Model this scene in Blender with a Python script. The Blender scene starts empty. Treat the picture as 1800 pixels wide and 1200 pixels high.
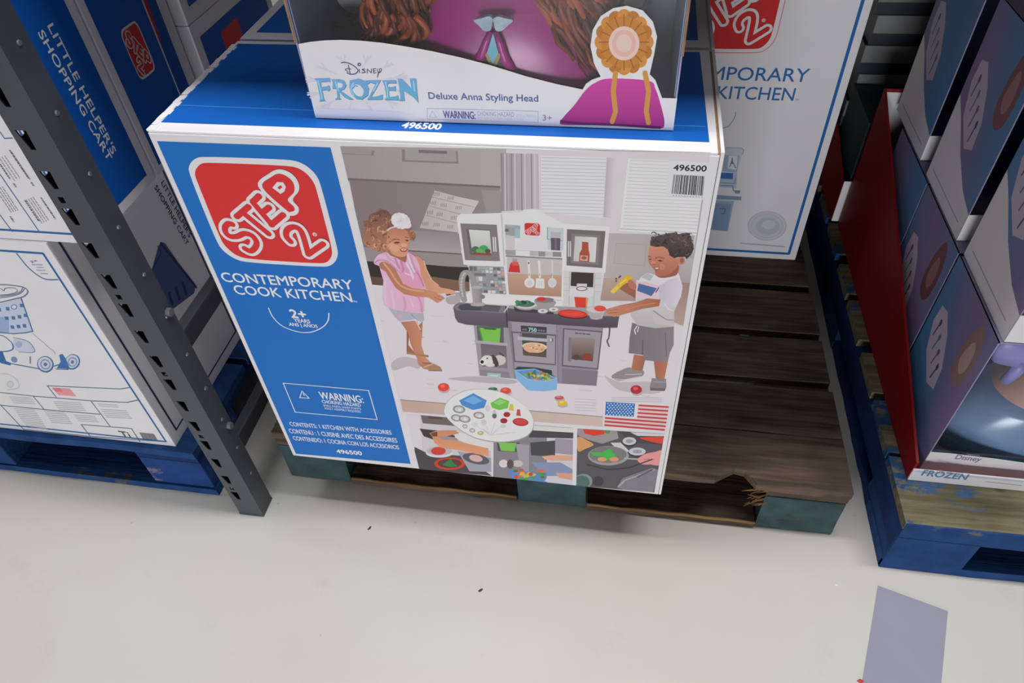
import bpy, bmesh, math, random
from mathutils import Vector, Matrix
from mathutils.geometry import tessellate_polygon

S = bpy.context.scene
COL = S.collection

# ------------------------------------------------------------------ camera
CAM = Vector((0.54789, -0.66751, 1.16483))
RX = Vector((0.98688783, 0.15463767, -0.04625593))
RY = Vector((0.07810299, -0.70830575, -0.70157172))     # image down
RZ = Vector((-0.14125276, 0.68875987, -0.71109599))     # forward
FPX = 1247.57
cam = bpy.data.cameras.new('camera')
cam.sensor_width = 36.0
cam.lens = FPX / 1800 * 36.0
cam.clip_start = 0.02
camo = bpy.data.objects.new('camera', cam)
m = Matrix.Identity(4)
for i in range(3):
    m[i][0] = RX[i]; m[i][1] = -RY[i]; m[i][2] = -RZ[i]; m[i][3] = CAM[i]
camo.matrix_world = m
COL.objects.link(camo)
S.camera = camo

# ------------------------------------------------------------------ world, lamps, exposure
S.view_settings.view_transform = 'Standard'
S.view_settings.look = 'None'
S.view_settings.gamma = 1.0
S.view_settings.use_curve_mapping = False
S.view_settings.exposure = 0.0
w = bpy.data.worlds.new('world'); S.world = w
w.use_nodes = True
bg = w.node_tree.nodes['Background']
bg.inputs[0].default_value = (0.90, 0.95, 1.0, 1)
bg.inputs[1].default_value = 0.016

def lamp(name, loc, rot, sx, sy, power, color):
    l = bpy.data.lights.new(name, 'AREA'); l.shape = 'RECTANGLE'
    l.size = sx; l.size_y = sy; l.energy = power; l.color = color
    o = bpy.data.objects.new(name, l); o.location = loc; o.rotation_euler = rot
    COL.objects.link(o)
lamp('aisle_lamp', (0.6, 0.04, 4.2), (0, 0, 0), 3.6, 0.34, 158, (1.0, 0.99, 0.97))
lamp('aisle_lamp', (0.6, -0.85, 4.2), (0, 0, 0), 3.6, 0.7, 15, (1.0, 0.99, 0.97))
lamp('front_fill_lamp', (0.22, -3.9, 0.52), (math.radians(90), 0, 0), 1.4, 0.8, 73, (0.97, 0.98, 1.0))  # added low fill light behind the camera, brightens the carton fronts

# ------------------------------------------------------------------ helpers
def lin(c):
    c = c / 255.0
    return c / 12.92 if c <= 0.04045 else ((c + 0.055) / 1.055) ** 2.4
GAIN = 1.28
def pc(rgb):
    """colour read off the photograph (sRGB) -> printed ink albedo"""
    return tuple(min(0.86, lin(v) * GAIN) for v in rgb) + (1.0,)

def ray(px, py):
    return RX * ((px - 900) / FPX) + RY * ((py - 600) / FPX) + RZ
def hit(ax, val, px, py):
    d = ray(px, py); t = (val - CAM[ax]) / d[ax]
    return CAM + d * t
def Z(ox, oy, s):
    return lambda *pts: [(ox + x / s, oy + y / s) for x, y in pts]

def tag(o, label=None, cat=None, group=None, kind=None):
    if label: o['label'] = label
    if cat: o['category'] = cat
    if group: o['group'] = group
    if kind: o['kind'] = kind
    return o
def thing(name, label, cat, loc, group=None):
    o = bpy.data.objects.new(name, None); COL.objects.link(o)
    o.location = loc; o.empty_display_size = 0.05
    return tag(o, label, cat, group)
def origin(o):
    v = Vector((0, 0, 0))
    while o is not None:
        v += o.location; o = o.parent
    return v
def link_mesh(name, me, parent=None, loc=None):
    """mesh given in world coordinates; moved into its parent's space"""
    o = bpy.data.objects.new(name, me); COL.objects.link(o)
    if parent is not None:
        o.parent = parent
        me.transform(Matrix.Translation(-origin(parent)))
    elif loc is not None:
        me.transform(Matrix.Translation(-Vector(loc))); o.location = loc
    return o
def obj(name, bm, mats, parent=None, loc=None, smooth=False):
    me = bpy.data.meshes.new(name)
    bmesh.ops.recalc_face_normals(bm, faces=bm.faces)
    bm.to_mesh(me); bm.free()
    if not isinstance(mats, (list, tuple)): mats = [mats]
    for mm in mats: me.materials.append(mm)
    if smooth:
        for p in me.polygons: p.use_smooth = True
    return link_mesh(name, me, parent, loc)

def bx(bm, x0, x1, y0, y1, z0, z1, bevel=0.0, mi=0):
    r = bmesh.ops.create_cube(bm, size=1.0)
    vs = r['verts']
    for v in vs:
        v.co = Vector((x0 + (v.co.x + .5) * (x1 - x0), y0 + (v.co.y + .5) * (y1 - y0), z0 + (v.co.z + .5) * (z1 - z0)))
    fs = set(f for v in vs for f in v.link_faces)
    for f in fs: f.material_index = mi
    if bevel > 0:
        es = list(set(e for v in vs for e in v.link_edges))
        bmesh.ops.bevel(bm, geom=es, offset=bevel, segments=2, profile=0.6, affect='EDGES', material=-1)
    return bm
def box(x0, x1, y0, y1, z0, z1, bevel=0.0):
    return bx(bmesh.new(), x0, x1, y0, y1, z0, z1, bevel)
def prism(bm, pts, n, mi=0):
    """pts: 3d outline; n: extrusion vector"""
    n = Vector(n)
    a = [bm.verts.new(Vector(p)) for p in pts]
    b = [bm.verts.new(Vector(p) + n) for p in pts]
    k = len(pts)
    tris = tessellate_polygon([[Vector(p) for p in pts]])
    for t in tris:
        try:
            bm.faces.new([a[i] for i in t]).material_index = mi
            bm.faces.new([b[i] for i in reversed(t)]).material_index = mi
        except ValueError: pass
    for i in range(k):
        j = (i + 1) % k
        bm.faces.new([a[i], a[j], b[j], b[i]]).material_index = mi
    return bm
def tube(bm, path, rad, seg=8, mi=0, cap=True):
    path = [Vector(p) for p in path]
    n = len(path)
    if not isinstance(rad, (list, tuple)): rad = [rad] * n
    rings = []
    up = Vector((0.13, 0.31, 0.94))
    for i, p in enumerate(path):
        t = (path[min(i + 1, n - 1)] - path[max(i - 1, 0)])
        if t.length < 1e-9: t = Vector((0, 0, 1))
        t.normalize()
        a = t.cross(up)
        if a.length < 1e-4: a = t.cross(Vector((1, 0, 0)))
        a.normalize(); b = t.cross(a)
        rings.append([bm.verts.new(p + (a * math.cos(q) + b * math.sin(q)) * rad[i]) for q in [2 * math.pi * k / seg for k in range(seg)]])
    for i in range(n - 1):
        for k in range(seg):
            f = bm.faces.new([rings[i][k], rings[i][(k + 1) % seg], rings[i + 1][(k + 1) % seg], rings[i + 1][k]])
            f.material_index = mi; f.smooth = True
    if cap:
        bm.faces.new(list(reversed(rings[0]))).material_index = mi
        bm.faces.new(rings[-1]).material_index = mi
    return bm
def loft(bm, secs, seg=40, mi=0, power=2.4):
    """secs: (cx, cy, z, rx, ry)"""
    rings = []
    for cx, cy, z, rx, ry in secs:
        ring = []
        for k in range(seg):
            a = 2 * math.pi * k / seg
            c, s_ = math.cos(a), math.sin(a)
            e = 2 / power
            ring.append(bm.verts.new((cx + rx * math.copysign(abs(c) ** e, c), cy + ry * math.copysign(abs(s_) ** e, s_), z)))
        rings.append(ring)
    for i in range(len(rings) - 1):
        for k in range(seg):
            f = bm.faces.new([rings[i][k], rings[i][(k + 1) % seg], rings[i + 1][(k + 1) % seg], rings[i + 1][k]])
            f.smooth = True; f.material_index = mi
    bm.faces.new(list(reversed(rings[0]))).material_index = mi
    bm.faces.new(rings[-1]).material_index = mi
    return bm

# ------------------------------------------------------------------ materials
def newmat(name):
    mm = bpy.data.materials.new(name); mm.use_nodes = True
    return mm, mm.node_tree.nodes, mm.node_tree.links, mm.node_tree.nodes['Principled BSDF']
def setp(b, rough=.5, metal=0.0, spec=.5, coat=0.0):
    b.inputs['Roughness'].default_value = rough
    b.inputs['Metallic'].default_value = metal
    b.inputs['Specular IOR Level'].default_value = spec
    b.inputs['Coat Weight'].default_value = coat
def ramp(nt, stops):
    r = nt.nodes.new('ShaderNodeValToRGB')
    e = r.color_ramp.elements
    e[0].position, e[0].color = stops[0][0], tuple(stops[0][1]) + (1,)
    e[1].position, e[1].color = stops[-1][0], tuple(stops[-1][1]) + (1,)
    for p, c in stops[1:-1]:
        x = e.new(p); x.color = tuple(c) + (1,)
    return r
def tex(nt, kind, scale, detail=4.0, mapping=None, coord='Object', rough=.55, off=(0, 0, 0)):
    t = nt.nodes.new('ShaderNodeTexCoord'); mp = nt.nodes.new('ShaderNodeMapping')
    mp.inputs['Scale'].default_value = mapping or (1, 1, 1)
    mp.inputs['Location'].default_value = off
    nt.links.new(t.outputs[coord], mp.inputs['Vector'])
    n = nt.nodes.new(kind)
    n.inputs['Scale'].default_value = scale
    if 'Detail' in n.inputs: n.inputs['Detail'].default_value = detail
    if 'Roughness' in n.inputs: n.inputs['Roughness'].default_value = rough
    nt.links.new(mp.outputs[0], n.inputs['Vector'])
    return n
def mix(nt, fac, a, b, mode='MIX'):
    n = nt.nodes.new('ShaderNodeMix'); n.data_type = 'RGBA'; n.blend_type = mode
    for sock, v in ((0, fac), (6, a), (7, b)):
        if hasattr(v, 'is_linked'): nt.links.new(v, n.inputs[sock])
        elif sock == 0: n.inputs[0].default_value = v
        else: n.inputs[sock].default_value = tuple(v) + (1,) if len(v) == 3 else v
    return n.outputs[2]
def bump(nt, b, h, strength=.3, dist=.002):
    n = nt.nodes.new('ShaderNodeBump'); n.inputs['Strength'].default_value = strength; n.inputs['Distance'].default_value = dist
    nt.links.new(h, n.inputs['Height']); nt.links.new(n.outputs[0], b.inputs['Normal'])
L3 = lambda *c: tuple(lin(v) for v in c)

def plain(name, rgb, rough=.5, metal=0.0, spec=.5, var=.12, scale=30, coat=0.0):
    mm, n, l, b = newmat(name); setp(b, rough, metal, spec, coat)
    t = tex(mm.node_tree, 'ShaderNodeTexNoise', scale)
    c = L3(*rgb)
    r = ramp(mm.node_tree, [(.3, tuple(v * (1 - var) for v in c)), (.7, tuple(min(1, v * (1 + var)) for v in c))])
    l.new(t.outputs['Fac'], r.inputs[0]); l.new(r.outputs[0], b.inputs['Base Color'])
    return mm
def print_mat():
    mm, n, l, b = newmat('printed_ink'); setp(b, .45, 0, .2)
    a = n.new('ShaderNodeVertexColor'); a.layer_name = 'Col'
    l.new(a.outputs[0], b.inputs['Base Color'])
    return mm
INK = print_mat()
CARD = plain('white_coated_card', (232, 230, 234), .42, 0, .35, .03, 8)
KRAFT = plain('raw_cardboard', (150, 122, 92), .85, 0, .2, .15, 60)
DARKBLUE = plain('blue_coated_card', (24, 92, 172), .4, 0, .35, .05, 6)

def wood(name, dark, light, axis='x', paint=None, amount=0.5, seed=0.0):
    mm, n, l, b = newmat(name); setp(b, .8, 0, .2)
    nt = mm.node_tree
    sc = {'x': (1.2, 14, 14), 'y': (14, 1.2, 14)}[axis]
    g = tex(nt, 'ShaderNodeTexNoise', 6.0, 8, sc, off=(seed, seed * 2, seed))
    g2 = tex(nt, 'ShaderNodeTexNoise', 5.0, 5, (1, 1, 1), off=(seed * 3, 0, seed))
    r = ramp(nt, [(.3, L3(*dark)), (.52, tuple((a + c) / 2 for a, c in zip(L3(*dark), L3(*light)))), (.72, L3(*light))])
    l.new(g.outputs['Fac'], r.inputs[0])
    r2 = ramp(nt, [(.35, (.55, .55, .55)), (.65, (1.1, 1.1, 1.1))])
    l.new(g2.outputs['Fac'], r2.inputs[0])
    out = mix(nt, 1.0, r.outputs[0], r2.outputs[0], 'MULTIPLY')
    # knots and nail heads
    vo = tex(nt, 'ShaderNodeTexVoronoi', 9.0, 0, {'x': (.7, 1.3, 1.3), 'y': (1.3, .7, 1.3)}[axis], off=(seed, seed, 0))
    rk = ramp(nt, [(.03, (1, 1, 1)), (.09, (0, 0, 0))])
    l.new(vo.outputs['Distance'], rk.inputs[0])
    out = mix(nt, rk.outputs[0], out, L3(34, 26, 22))
    if paint:
        p1 = tex(nt, 'ShaderNodeTexNoise', 9.0, 8, (.8, 1.6, 1.2), off=(seed * 5 + 3, 1, 2), rough=.7)
        rp = ramp(nt, [(max(0.01, .62 - amount * .5 - .03), (0, 0, 0)), (.62 - amount * .5 + .03, (1, 1, 1))])
        l.new(p1.outputs['Fac'], rp.inputs[0])
        pn = tex(nt, 'ShaderNodeTexNoise', 25, 5)
        rr = ramp(nt, [(.3, tuple(v * .72 for v in L3(*paint))), (.7, tuple(v * 1.2 for v in L3(*paint)))])
        l.new(pn.outputs['Fac'], rr.inputs[0])
        out = mix(nt, rp.outputs[0], out, rr.outputs[0])
    l.new(out, b.inputs['Base Color'])
    bump(nt, b, g.outputs['Fac'], .5, .003)
    return mm

# ------------------------------------------------------------------ printed artwork on a flat face
def catmull(pts, closed, n=5):
    k = len(pts); out = []
    rng = range(k) if closed else range(k - 1)
    for i in rng:
        if closed: p = [pts[(i + d) % k] for d in (-1, 0, 1, 2)]
        else: p = [pts[max(0, min(k - 1, i + d))] for d in (-1, 0, 1, 2)]
        for j in range(n):
            t = j / n
            out.append(tuple(.5 * ((2 * p[1][a]) + (-p[0][a] + p[2][a]) * t + (2 * p[0][a] - 5 * p[1][a] + 4 * p[2][a] - p[3][a]) * t * t + (-p[0][a] + 3 * p[1][a] - 3 * p[2][a] + p[3][a]) * t ** 3) for a in (0, 1)))
    if not closed: out.append(tuple(pts[-1]))
    return out
def chaikin(p, n=2):
    for _ in range(n):
        o = []
        for i in range(len(p)):
            a, b = p[i], p[(i + 1) % len(p)]
            o += [(a[0] * .78 + b[0] * .22, a[1] * .78 + b[1] * .22), (a[0] * .22 + b[0] * .78, a[1] * .22 + b[1] * .78)]
        p = o
    return p
def clip_poly(p, q):
    """Sutherland-Hodgman, q convex counter-clockwise"""
    for i in range(len(q)):
        a, b = q[i], q[(i + 1) % len(q)]
        ins = lambda s: (b[0] - a[0]) * (s[1] - a[1]) - (b[1] - a[1]) * (s[0] - a[0]) >= -1e-9
        out = []
        for j in range(len(p)):
            c, d = p[j], p[(j + 1) % len(p)]
            if ins(c): out.append(c)
            if ins(c) != ins(d):
                x1, y1, x2, y2, x3, y3, x4, y4 = *c, *d, *a, *b
                den = (x1 - x2) * (y3 - y4) - (y1 - y2) * (x3 - x4)
                if abs(den) > 1e-14:
                    t = ((x1 - x3) * (y3 - y4) - (y1 - y3) * (x3 - x4)) / den
                    out.append((x1 + t * (x2 - x1), y1 + t * (y2 - y1)))
        p = out
        if len(p) < 3: return []
    return p
def area2(p):
    return sum(p[i][0] * p[(i + 1) % len(p)][1] - p[(i + 1) % len(p)][0] * p[i][1] for i in range(len(p)))
_text_cache = {}
def text_tris(s, bold):
    key = (s, bold)
    if key not in _text_cache:
        cu = bpy.data.curves.new('lettering', 'FONT'); cu.body = s; cu.resolution_u = 3
        cu.offset = bold; cu.fill_mode = 'FRONT'
        o = bpy.data.objects.new('lettering', cu); COL.objects.link(o)
        dg = bpy.context.evaluated_depsgraph_get(); dg.update()
        ev = o.evaluated_get(dg); me = ev.to_mesh()
        me.calc_loop_triangles()
        vs = [(v.co.x, v.co.y) for v in me.vertices]
        tr = [tuple(t.vertices) for t in me.loop_triangles]
        ev.to_mesh_clear()
        bpy.data.objects.remove(o); bpy.data.curves.remove(cu)
        _text_cache[key] = (vs, tr)
    return _text_cache[key]
_v, _t = text_tris('H', 0.0)
CAPH = max(p[1] for p in _v)

class Art:
    EPS = 8e-6
    CELL = .003
    GRID = {}
    def __init__(s, ax, val, sign, lift=1, base=0.0002, clip=None):
        s.ax, s.val, s.sign = ax, val, sign
        s.layer = lift; s.base = base
        s.g = Art.GRID.setdefault((ax, round(val, 4), sign), {})
        s.V, s.F, s.C = [], [], []
        s._acc = []
        s.ua, s.va = {0: (1, 2), 1: (0, 2), 2: (0, 1)}[ax]
        s.clip = None
        if clip: s.setclip(clip)
    def setclip(s, px):
        if px is None: s.clip = None; return
        q = [s.uv(*p) for p in px]
        if area2(q) < 0: q.reverse()
        s.clip = q
    def uv(s, px, py):
        h = hit(s.ax, s.val, px, py)
        return (h[s.ua], h[s.va])
    def mpp(s, px, py):
        a, b = s.uv(px, py), s.uv(px + 1, py)
        return math.hypot(a[0] - b[0], a[1] - b[1])
    def p3(s, u, v, lay):
        c = [0, 0, 0]
        c[s.ua], c[s.va] = u, v
        c[s.ax] = s.val + s.sign * (s.base + lay * s.EPS)
        return tuple(c)
    # everything below takes uv (metres on the face)
    def _emit(s, vs, tris, cols, lay):
        # each piece lies just above whatever is already printed under it
        cells = set(); K = s.CELL
        for t in tris:
            us, ws = [vs[i][0] for i in t], [vs[i][1] for i in t]
            for i in range(math.floor(min(us) / K), math.floor(max(us) / K) + 1):
                for j in range(math.floor(min(ws) / K), math.floor(max(ws) / K) + 1): cells.add((i, j))
        lay = 1 + max([s.g.get(c, 0) for c in cells], default=0)
        for c in cells: s.g[c] = lay
        o = len(s.V)
        s.V += [s.p3(u, v, lay) for u, v in vs]
        for t in tris:
            a, b, c = (vs[i] for i in t)
            ar = (b[0] - a[0]) * (c[1] - a[1]) - (b[1] - a[1]) * (c[0] - a[0])
            if abs(ar) < 1e-13: continue
            # outward orientation
            flip = (ar > 0) != (s.sign * {0: 1, 1: -1, 2: 1}[s.ax] > 0)
            t = (t[0], t[2], t[1]) if flip else t
            s.F.append(tuple(o + i for i in t))
            s.C += [cols[i] for i in t]
    def uvpoly(s, pts, c, smooth=False, lay=None, grad=None, keep=False):
        """c one colour, or grad=(c0,c1,axis 'u'|'v') over the outline's extent"""
        if smooth: pts = catmull(pts, True)
        ext = [(min(p[i] for p in pts), max(p[i] for p in pts)) for i in (0, 1)]
        if s.clip: pts = clip_poly(list(pts), s.clip)
        if len(pts) < 3: return
        if grad:
            i = 0 if grad[2] == 'u' else 1
            a, b = pc(grad[0]), pc(grad[1])
            lo, hi = ext[i]
            def col(p):
                t = max(0, min(1, (p[i] - lo) / max(1e-9, hi - lo)))
                return tuple(x + (y - x) * t for x, y in zip(a, b))
            cols = [col(p) for p in pts]
        elif isinstance(c[0], (list, tuple)): cols = [pc(k) for k in c]
        else: cols = [pc(c)] * len(pts)
        tr = tessellate_polygon([[Vector((p[0], p[1], 0)) for p in pts]])
        if lay is None:
            if not keep: s.layer += 1
            lay = s.layer
        s._emit(pts, tr, cols, lay)
    def poly(s, px, c=(0, 0, 0), smooth=False, **k):
        if smooth: px = catmull(px, True)
        s.uvpoly([s.uv(*p) for p in px], c, **k)
    def ell(s, cx, cy, rx, ry, c, rot=0.0, n=28, **k):
        cr, sr = math.cos(math.radians(rot)), math.sin(math.radians(rot))
        s.poly([(cx + rx * math.cos(a) * cr - ry * math.sin(a) * sr, cy + rx * math.cos(a) * sr + ry * math.sin(a) * cr) for a in [2 * math.pi * i / n for i in range(n)]], c, **k)
    def uvell(s, cu, cv, ru, rv, c, n=28, **k):
        s.uvpoly([(cu + ru * math.cos(a), cv + rv * math.sin(a)) for a in [2 * math.pi * i / n for i in range(n)]], c, **k)
    def uvstroke(s, pts, w, c, closed=False, cap=True):
        pts = [p for i, p in enumerate(pts) if i == 0 or math.hypot(p[0] - pts[i - 1][0], p[1] - pts[i - 1][1]) > 1e-7]
        h = w / 2
        if w < .0035:
            # thin line: one mitred ribbon
            n = len(pts)
            if n < 2: return
            L_, R_ = [], []
            for i in range(n):
                a = pts[i - 1] if (i or closed) else pts[i]
                b = pts[(i + 1) % n] if (i < n - 1 or closed) else pts[i]
                p = pts[i]
                d0 = (p[0] - a[0], p[1] - a[1]); d1 = (b[0] - p[0], b[1] - p[1])
                if d0 == (0, 0): d0 = d1
                if d1 == (0, 0): d1 = d0
                l0, l1 = math.hypot(*d0) or 1, math.hypot(*d1) or 1
                nx, ny = -(d0[1] / l0 + d1[1] / l1), d0[0] / l0 + d1[0] / l1
                q = math.hypot(nx, ny) or 1
                nx, ny = nx / q, ny / q
                k = h / max(.5, nx * -d0[1] / l0 + ny * d0[0] / l0)
                ex = ey = 0
                if cap and not closed and i in (0, n - 1):
                    sg = -1 if i == 0 else 1; ex, ey = sg * d0[0] / l0 * h * .6, sg * d0[1] / l0 * h * .6
                L_.append((p[0] + nx * k + ex, p[1] + ny * k + ey)); R_.append((p[0] - nx * k + ex, p[1] - ny * k + ey))
            for i in range(n if closed else n - 1):
                j = (i + 1) % n
                q = [L_[i], L_[j], R_[j], R_[i]]
                if s.clip:
                    if area2(q) > 0: q = clip_poly(q, s.clip)
                    else: q = clip_poly(q[::-1], s.clip)
                if len(q) < 3: continue
                s._acc.append(q)
            s._flush(c)
            return
        if closed: pts = list(pts) + [pts[0]]
        for i in range(len(pts) - 1):
            (x0, y0), (x1, y1) = pts[i], pts[i + 1]
            L = math.hypot(x1 - x0, y1 - y0)
            if L < 1e-9: continue
            nx, ny = -(y1 - y0) / L * h, (x1 - x0) / L * h
            s.uvpoly([(x0 + nx, y0 + ny), (x1 + nx, y1 + ny), (x1 - nx, y1 - ny), (x0 - nx, y0 - ny)], c)
        if cap:
            for x, y in pts: s.uvell(x, y, h, h, c, n=24 if w > .006 else 12)
    def _flush(s, c):
        vs, tr = [], []
        for q in s._acc:
            o = len(vs); vs += q
            tr += [(o, o + i, o + i + 1) for i in range(1, len(q) - 1)]
        s._acc = []
        if tr: s._emit(vs, tr, [pc(c)] * len(vs), 0)
    def stroke(s, px, w, c, closed=False, smooth=False, cap=True):
        """w in photo pixels at the first point"""
        if smooth: px = catmull(px, closed)
        s.uvstroke([s.uv(*p) for p in px], w * s.mpp(*px[0]), c, closed, cap)
    def frame(s, px, w, c): s.stroke(px, w, c, closed=True, cap=True)
    def uvtext(s, t, A, B, h, c, bold=.012, fitw=True, side=1):
        vs, tr = text_tris(t, 0.0)
        x0, x1 = min(v[0] for v in vs), max(v[0] for v in vs)
        dx, dy = B[0] - A[0], B[1] - A[1]; W = math.hypot(dx, dy)
        ex, ey = dx / W, dy / W
        nx, ny = -ey * side, ex * side
        ks, kh = W / (x1 - x0), h / CAPH
        # heavier weights are overprinted with a slight shift
        sh = [(0, 0)] if bold < .004 else [(-bold, 0), (bold, 0), (0, -bold), (0, bold)]
        for bx_, by_ in sh:
            P = [(A[0] + ex * ((v[0] - x0) * ks + bx_ * kh) + nx * (v[1] + by_) * kh, A[1] + ey * ((v[0] - x0) * ks + bx_ * kh) + ny * (v[1] + by_) * kh) for v in vs]
            s._emit(P, tr, [pc(c)] * len(P), 0)
    def text(s, t, A, B, T, c, bold=.012):
        """baseline from photo pixel A to B, T = a pixel on the cap line"""
        a, b, q = s.uv(*A), s.uv(*B), s.uv(*T)
        dx, dy = b[0] - a[0], b[1] - a[1]; W = math.hypot(dx, dy)
        d = (-(q[0] - a[0]) * dy + (q[1] - a[1]) * dx) / W
        s.uvtext(t, a, b, abs(d), c, bold, side=1 if d > 0 else -1)
    def build(s, name, parent, mat=None):
        me = bpy.data.meshes.new(name)
        me.from_pydata(s.V, [], s.F)
        at = me.color_attributes.new('Col', 'FLOAT_COLOR', 'CORNER')
        at.data.foreach_set('color', [x for c in s.C for x in c])
        me.materials.append(mat or INK)
        return link_mesh(name, me, parent)

def rngpts(rnd, n, x0, x1, y0, y1):
    return [(rnd.uniform(x0, x1), rnd.uniform(y0, y1)) for _ in range(n)]
def inside(p, poly):
    r = False; j = len(poly) - 1
    for i in range(len(poly)):
        if (poly[i][1] > p[1]) != (poly[j][1] > p[1]) and p[0] < (poly[j][0] - poly[i][0]) * (p[1] - poly[i][1]) / (poly[j][1] - poly[i][1]) + poly[i][0]: r = not r
        j = i
    return r

# ------------------------------------------------------------------ the rounded red badge with bubble letters, traced once on the front carton
WHITE = (209, 207, 211); BLUE = (28, 103, 182); RED = (200, 48, 50); NAVY = (26, 74, 132)
_L = Z(330, 270, 6.0)
BADGE = dict(
    outer=[(5, 190), (20, 110), (70, 55), (150, 28), (1040, 60), (1160, 80), (1260, 130), (1350, 215), (1400, 310), (1580, 1000), (1585, 1070), (1560, 1135), (1510, 1178), (1440, 1195), (600, 1145), (480, 1100), (380, 1030), (310, 940)],
    inner=[(75, 215), (85, 160), (130, 110), (190, 90), (1060, 125), (1170, 150), (1260, 210), (1330, 300), (1360, 380), (1525, 1010), (1520, 1080), (1480, 1140), (1410, 1160), (620, 1110), (500, 1065), (410, 990), (350, 910), (90, 270)])
STROKES = [
    [(472, 742), (430, 735), (396, 775), (405, 830), (450, 868), (525, 868), (600, 838), (680, 860), (728, 925), (715, 985), (665, 1022), (605, 995)],
    [(520, 660), (645, 555)], [(578, 612), (855, 840)],
    [(690, 508), (890, 745)], [(690, 505), (755, 442)], [(785, 622), (862, 562)], [(885, 745), (1010, 640)],
    [(1088, 922), (1045, 870), (1048, 805), (1105, 768), (1175, 785), (1222, 865), (1275, 1055)], [(1275, 1055), (1432, 945)]]
PEE_W = [(745, 340), (860, 205), (970, 160), (1090, 200), (1165, 290), (1175, 385), (1112, 480), (1172, 565), (1160, 630), (1090, 650), (1010, 610)]
PEE_R = [(790, 350), (890, 238), (970, 206), (1060, 242), (1120, 310), (1125, 400), (1058, 482), (1120, 552), (1130, 592), (1090, 608), (1042, 590)]
PEE_H = [(895, 355), (945, 295), (1010, 298), (1038, 345), (1022, 395), (982, 420)]
PEE_C = [(948, 352), (983, 326), (1002, 350), (970, 374)]
_ref = Art(1, 0.0, -1)
def _n(pts): return [_ref.uv(*p) for p in _L(*pts)]
_o = _n(BADGE['outer'])
_u0, _u1 = min(p[0] for p in _o), max(p[0] for p in _o)
_v0, _v1 = min(p[1] for p in _o), max(p[1] for p in _o)
BW, BH = _u1 - _u0, _v1 - _v0
def badge(art, O, U, V, red=RED, white=WHITE, rim=None, outline_only=False):
    """O lower-left corner, U and V edge vectors (uv metres) of the badge on its face"""
    def q(pts):
        r = []
        for u, v in _n(pts):
            a, b = (u - _u0) / BW, (v - _v0) / BH
            r.append((O[0] + U[0] * a + V[0] * b, O[1] + U[1] * a + V[1] * b))
        return r
    k = math.hypot(*U) / BW
    wpx = .645 / 1000 * 1.02
    if rim: art.uvstroke(chaikin(q(BADGE['outer'])), .003 * k, rim, closed=True)
    art.uvpoly(chaikin(q(BADGE['outer'])), white)
    art.uvpoly(chaikin(q(BADGE['inner'])), red)
    for st in STROKES:
        p = q(st); p = catmull(p, False) if len(p) > 2 else p
        art.uvstroke(p, 154 / 6 * wpx * k, white)
    art.uvpoly(q(PEE_W), white, smooth=True)
    for st in STROKES:
        p = q(st); p = catmull(p, False) if len(p) > 2 else p
        art.uvstroke(p, 74 / 6 * wpx * k, red)
    art.uvpoly(q(PEE_R), red, smooth=True)
    art.uvpoly(q(PEE_H), white); art.uvpoly(q(PEE_C), red)
    cc = q([(1340, 850)])[0]
    art.uvell(cc[0], cc[1], 26 / 6 * wpx * k, 26 / 6 * wpx * k, white)
    art.uvell(cc[0], cc[1], 17 / 6 * wpx * k, 17 / 6 * wpx * k, red)
    art.uvtext('R', (cc[0] - .0018 * k, cc[1] - .0012 * k) if V[1] > 0 else cc, (cc[0] + .0018 * k + U[0] * 1e-6, cc[1] - .0012 * k), .0032 * k, white) if abs(U[1]) < 1e-6 else None

# ------------------------------------------------------------------ setting: floor and back wall
def floor_mat():
    mm, n, l, b = newmat('sealed_concrete'); setp(b, .5, 0, .3)
    nt = mm.node_tree
    a = tex(nt, 'ShaderNodeTexNoise', 1.6, 6, rough=.5, off=(2.3, .7, 0))
    r = ramp(nt, [(.32, L3(196, 188, 182)), (.5, L3(202, 198, 192)), (.68, L3(202, 204, 198))])
    l.new(a.outputs['Fac'], r.inputs[0])
    s1 = tex(nt, 'ShaderNodeTexVoronoi', 14.0, 0, off=(.2, .1, 0)); s1.inputs['Randomness'].default_value = 1
    r1 = ramp(nt, [(.018, (1, 1, 1)), (.05, (0, 0, 0))]); l.new(s1.outputs['Distance'], r1.inputs[0])
    nz = tex(nt, 'ShaderNodeTexNoise', 60, 3)
    rn = ramp(nt, [(.5, (0, 0, 0)), (.62, (.55, .55, .55))]); l.new(nz.outputs['Fac'], rn.inputs[0])
    f = mix(nt, 1.0, r1.outputs[0], rn.outputs[0], 'MULTIPLY')
    out = mix(nt, f, r.outputs[0], L3(120, 114, 110))
    sc = tex(nt, 'ShaderNodeTexNoise', 7, 8, rough=.7, off=(5, 5, 0))
    rs = ramp(nt, [(.58, (0, 0, 0)), (.7, (.25, .25, .25))]); l.new(sc.outputs['Fac'], rs.inputs[0])
    out = mix(nt, rs.outputs[0], out, L3(178, 174, 168))
    l.new(out, b.inputs['Base Color'])
    fn = tex(nt, 'ShaderNodeTexNoise', 120, 3)
    bump(nt, b, fn.outputs['Fac'], .08, .001)
    return mm
bm = bmesh.new(); bx(bm, -4, 5, -5, 2.6, -.05, 0)
tag(obj('floor', bm, floor_mat()), kind='structure')
WALLM = plain('painted_block_wall', (92, 92, 90), .8)
tag(obj('wall_back', box(-4, 5, 2.6, 2.7, 0, 4.4), WALLM), kind='structure')

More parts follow.
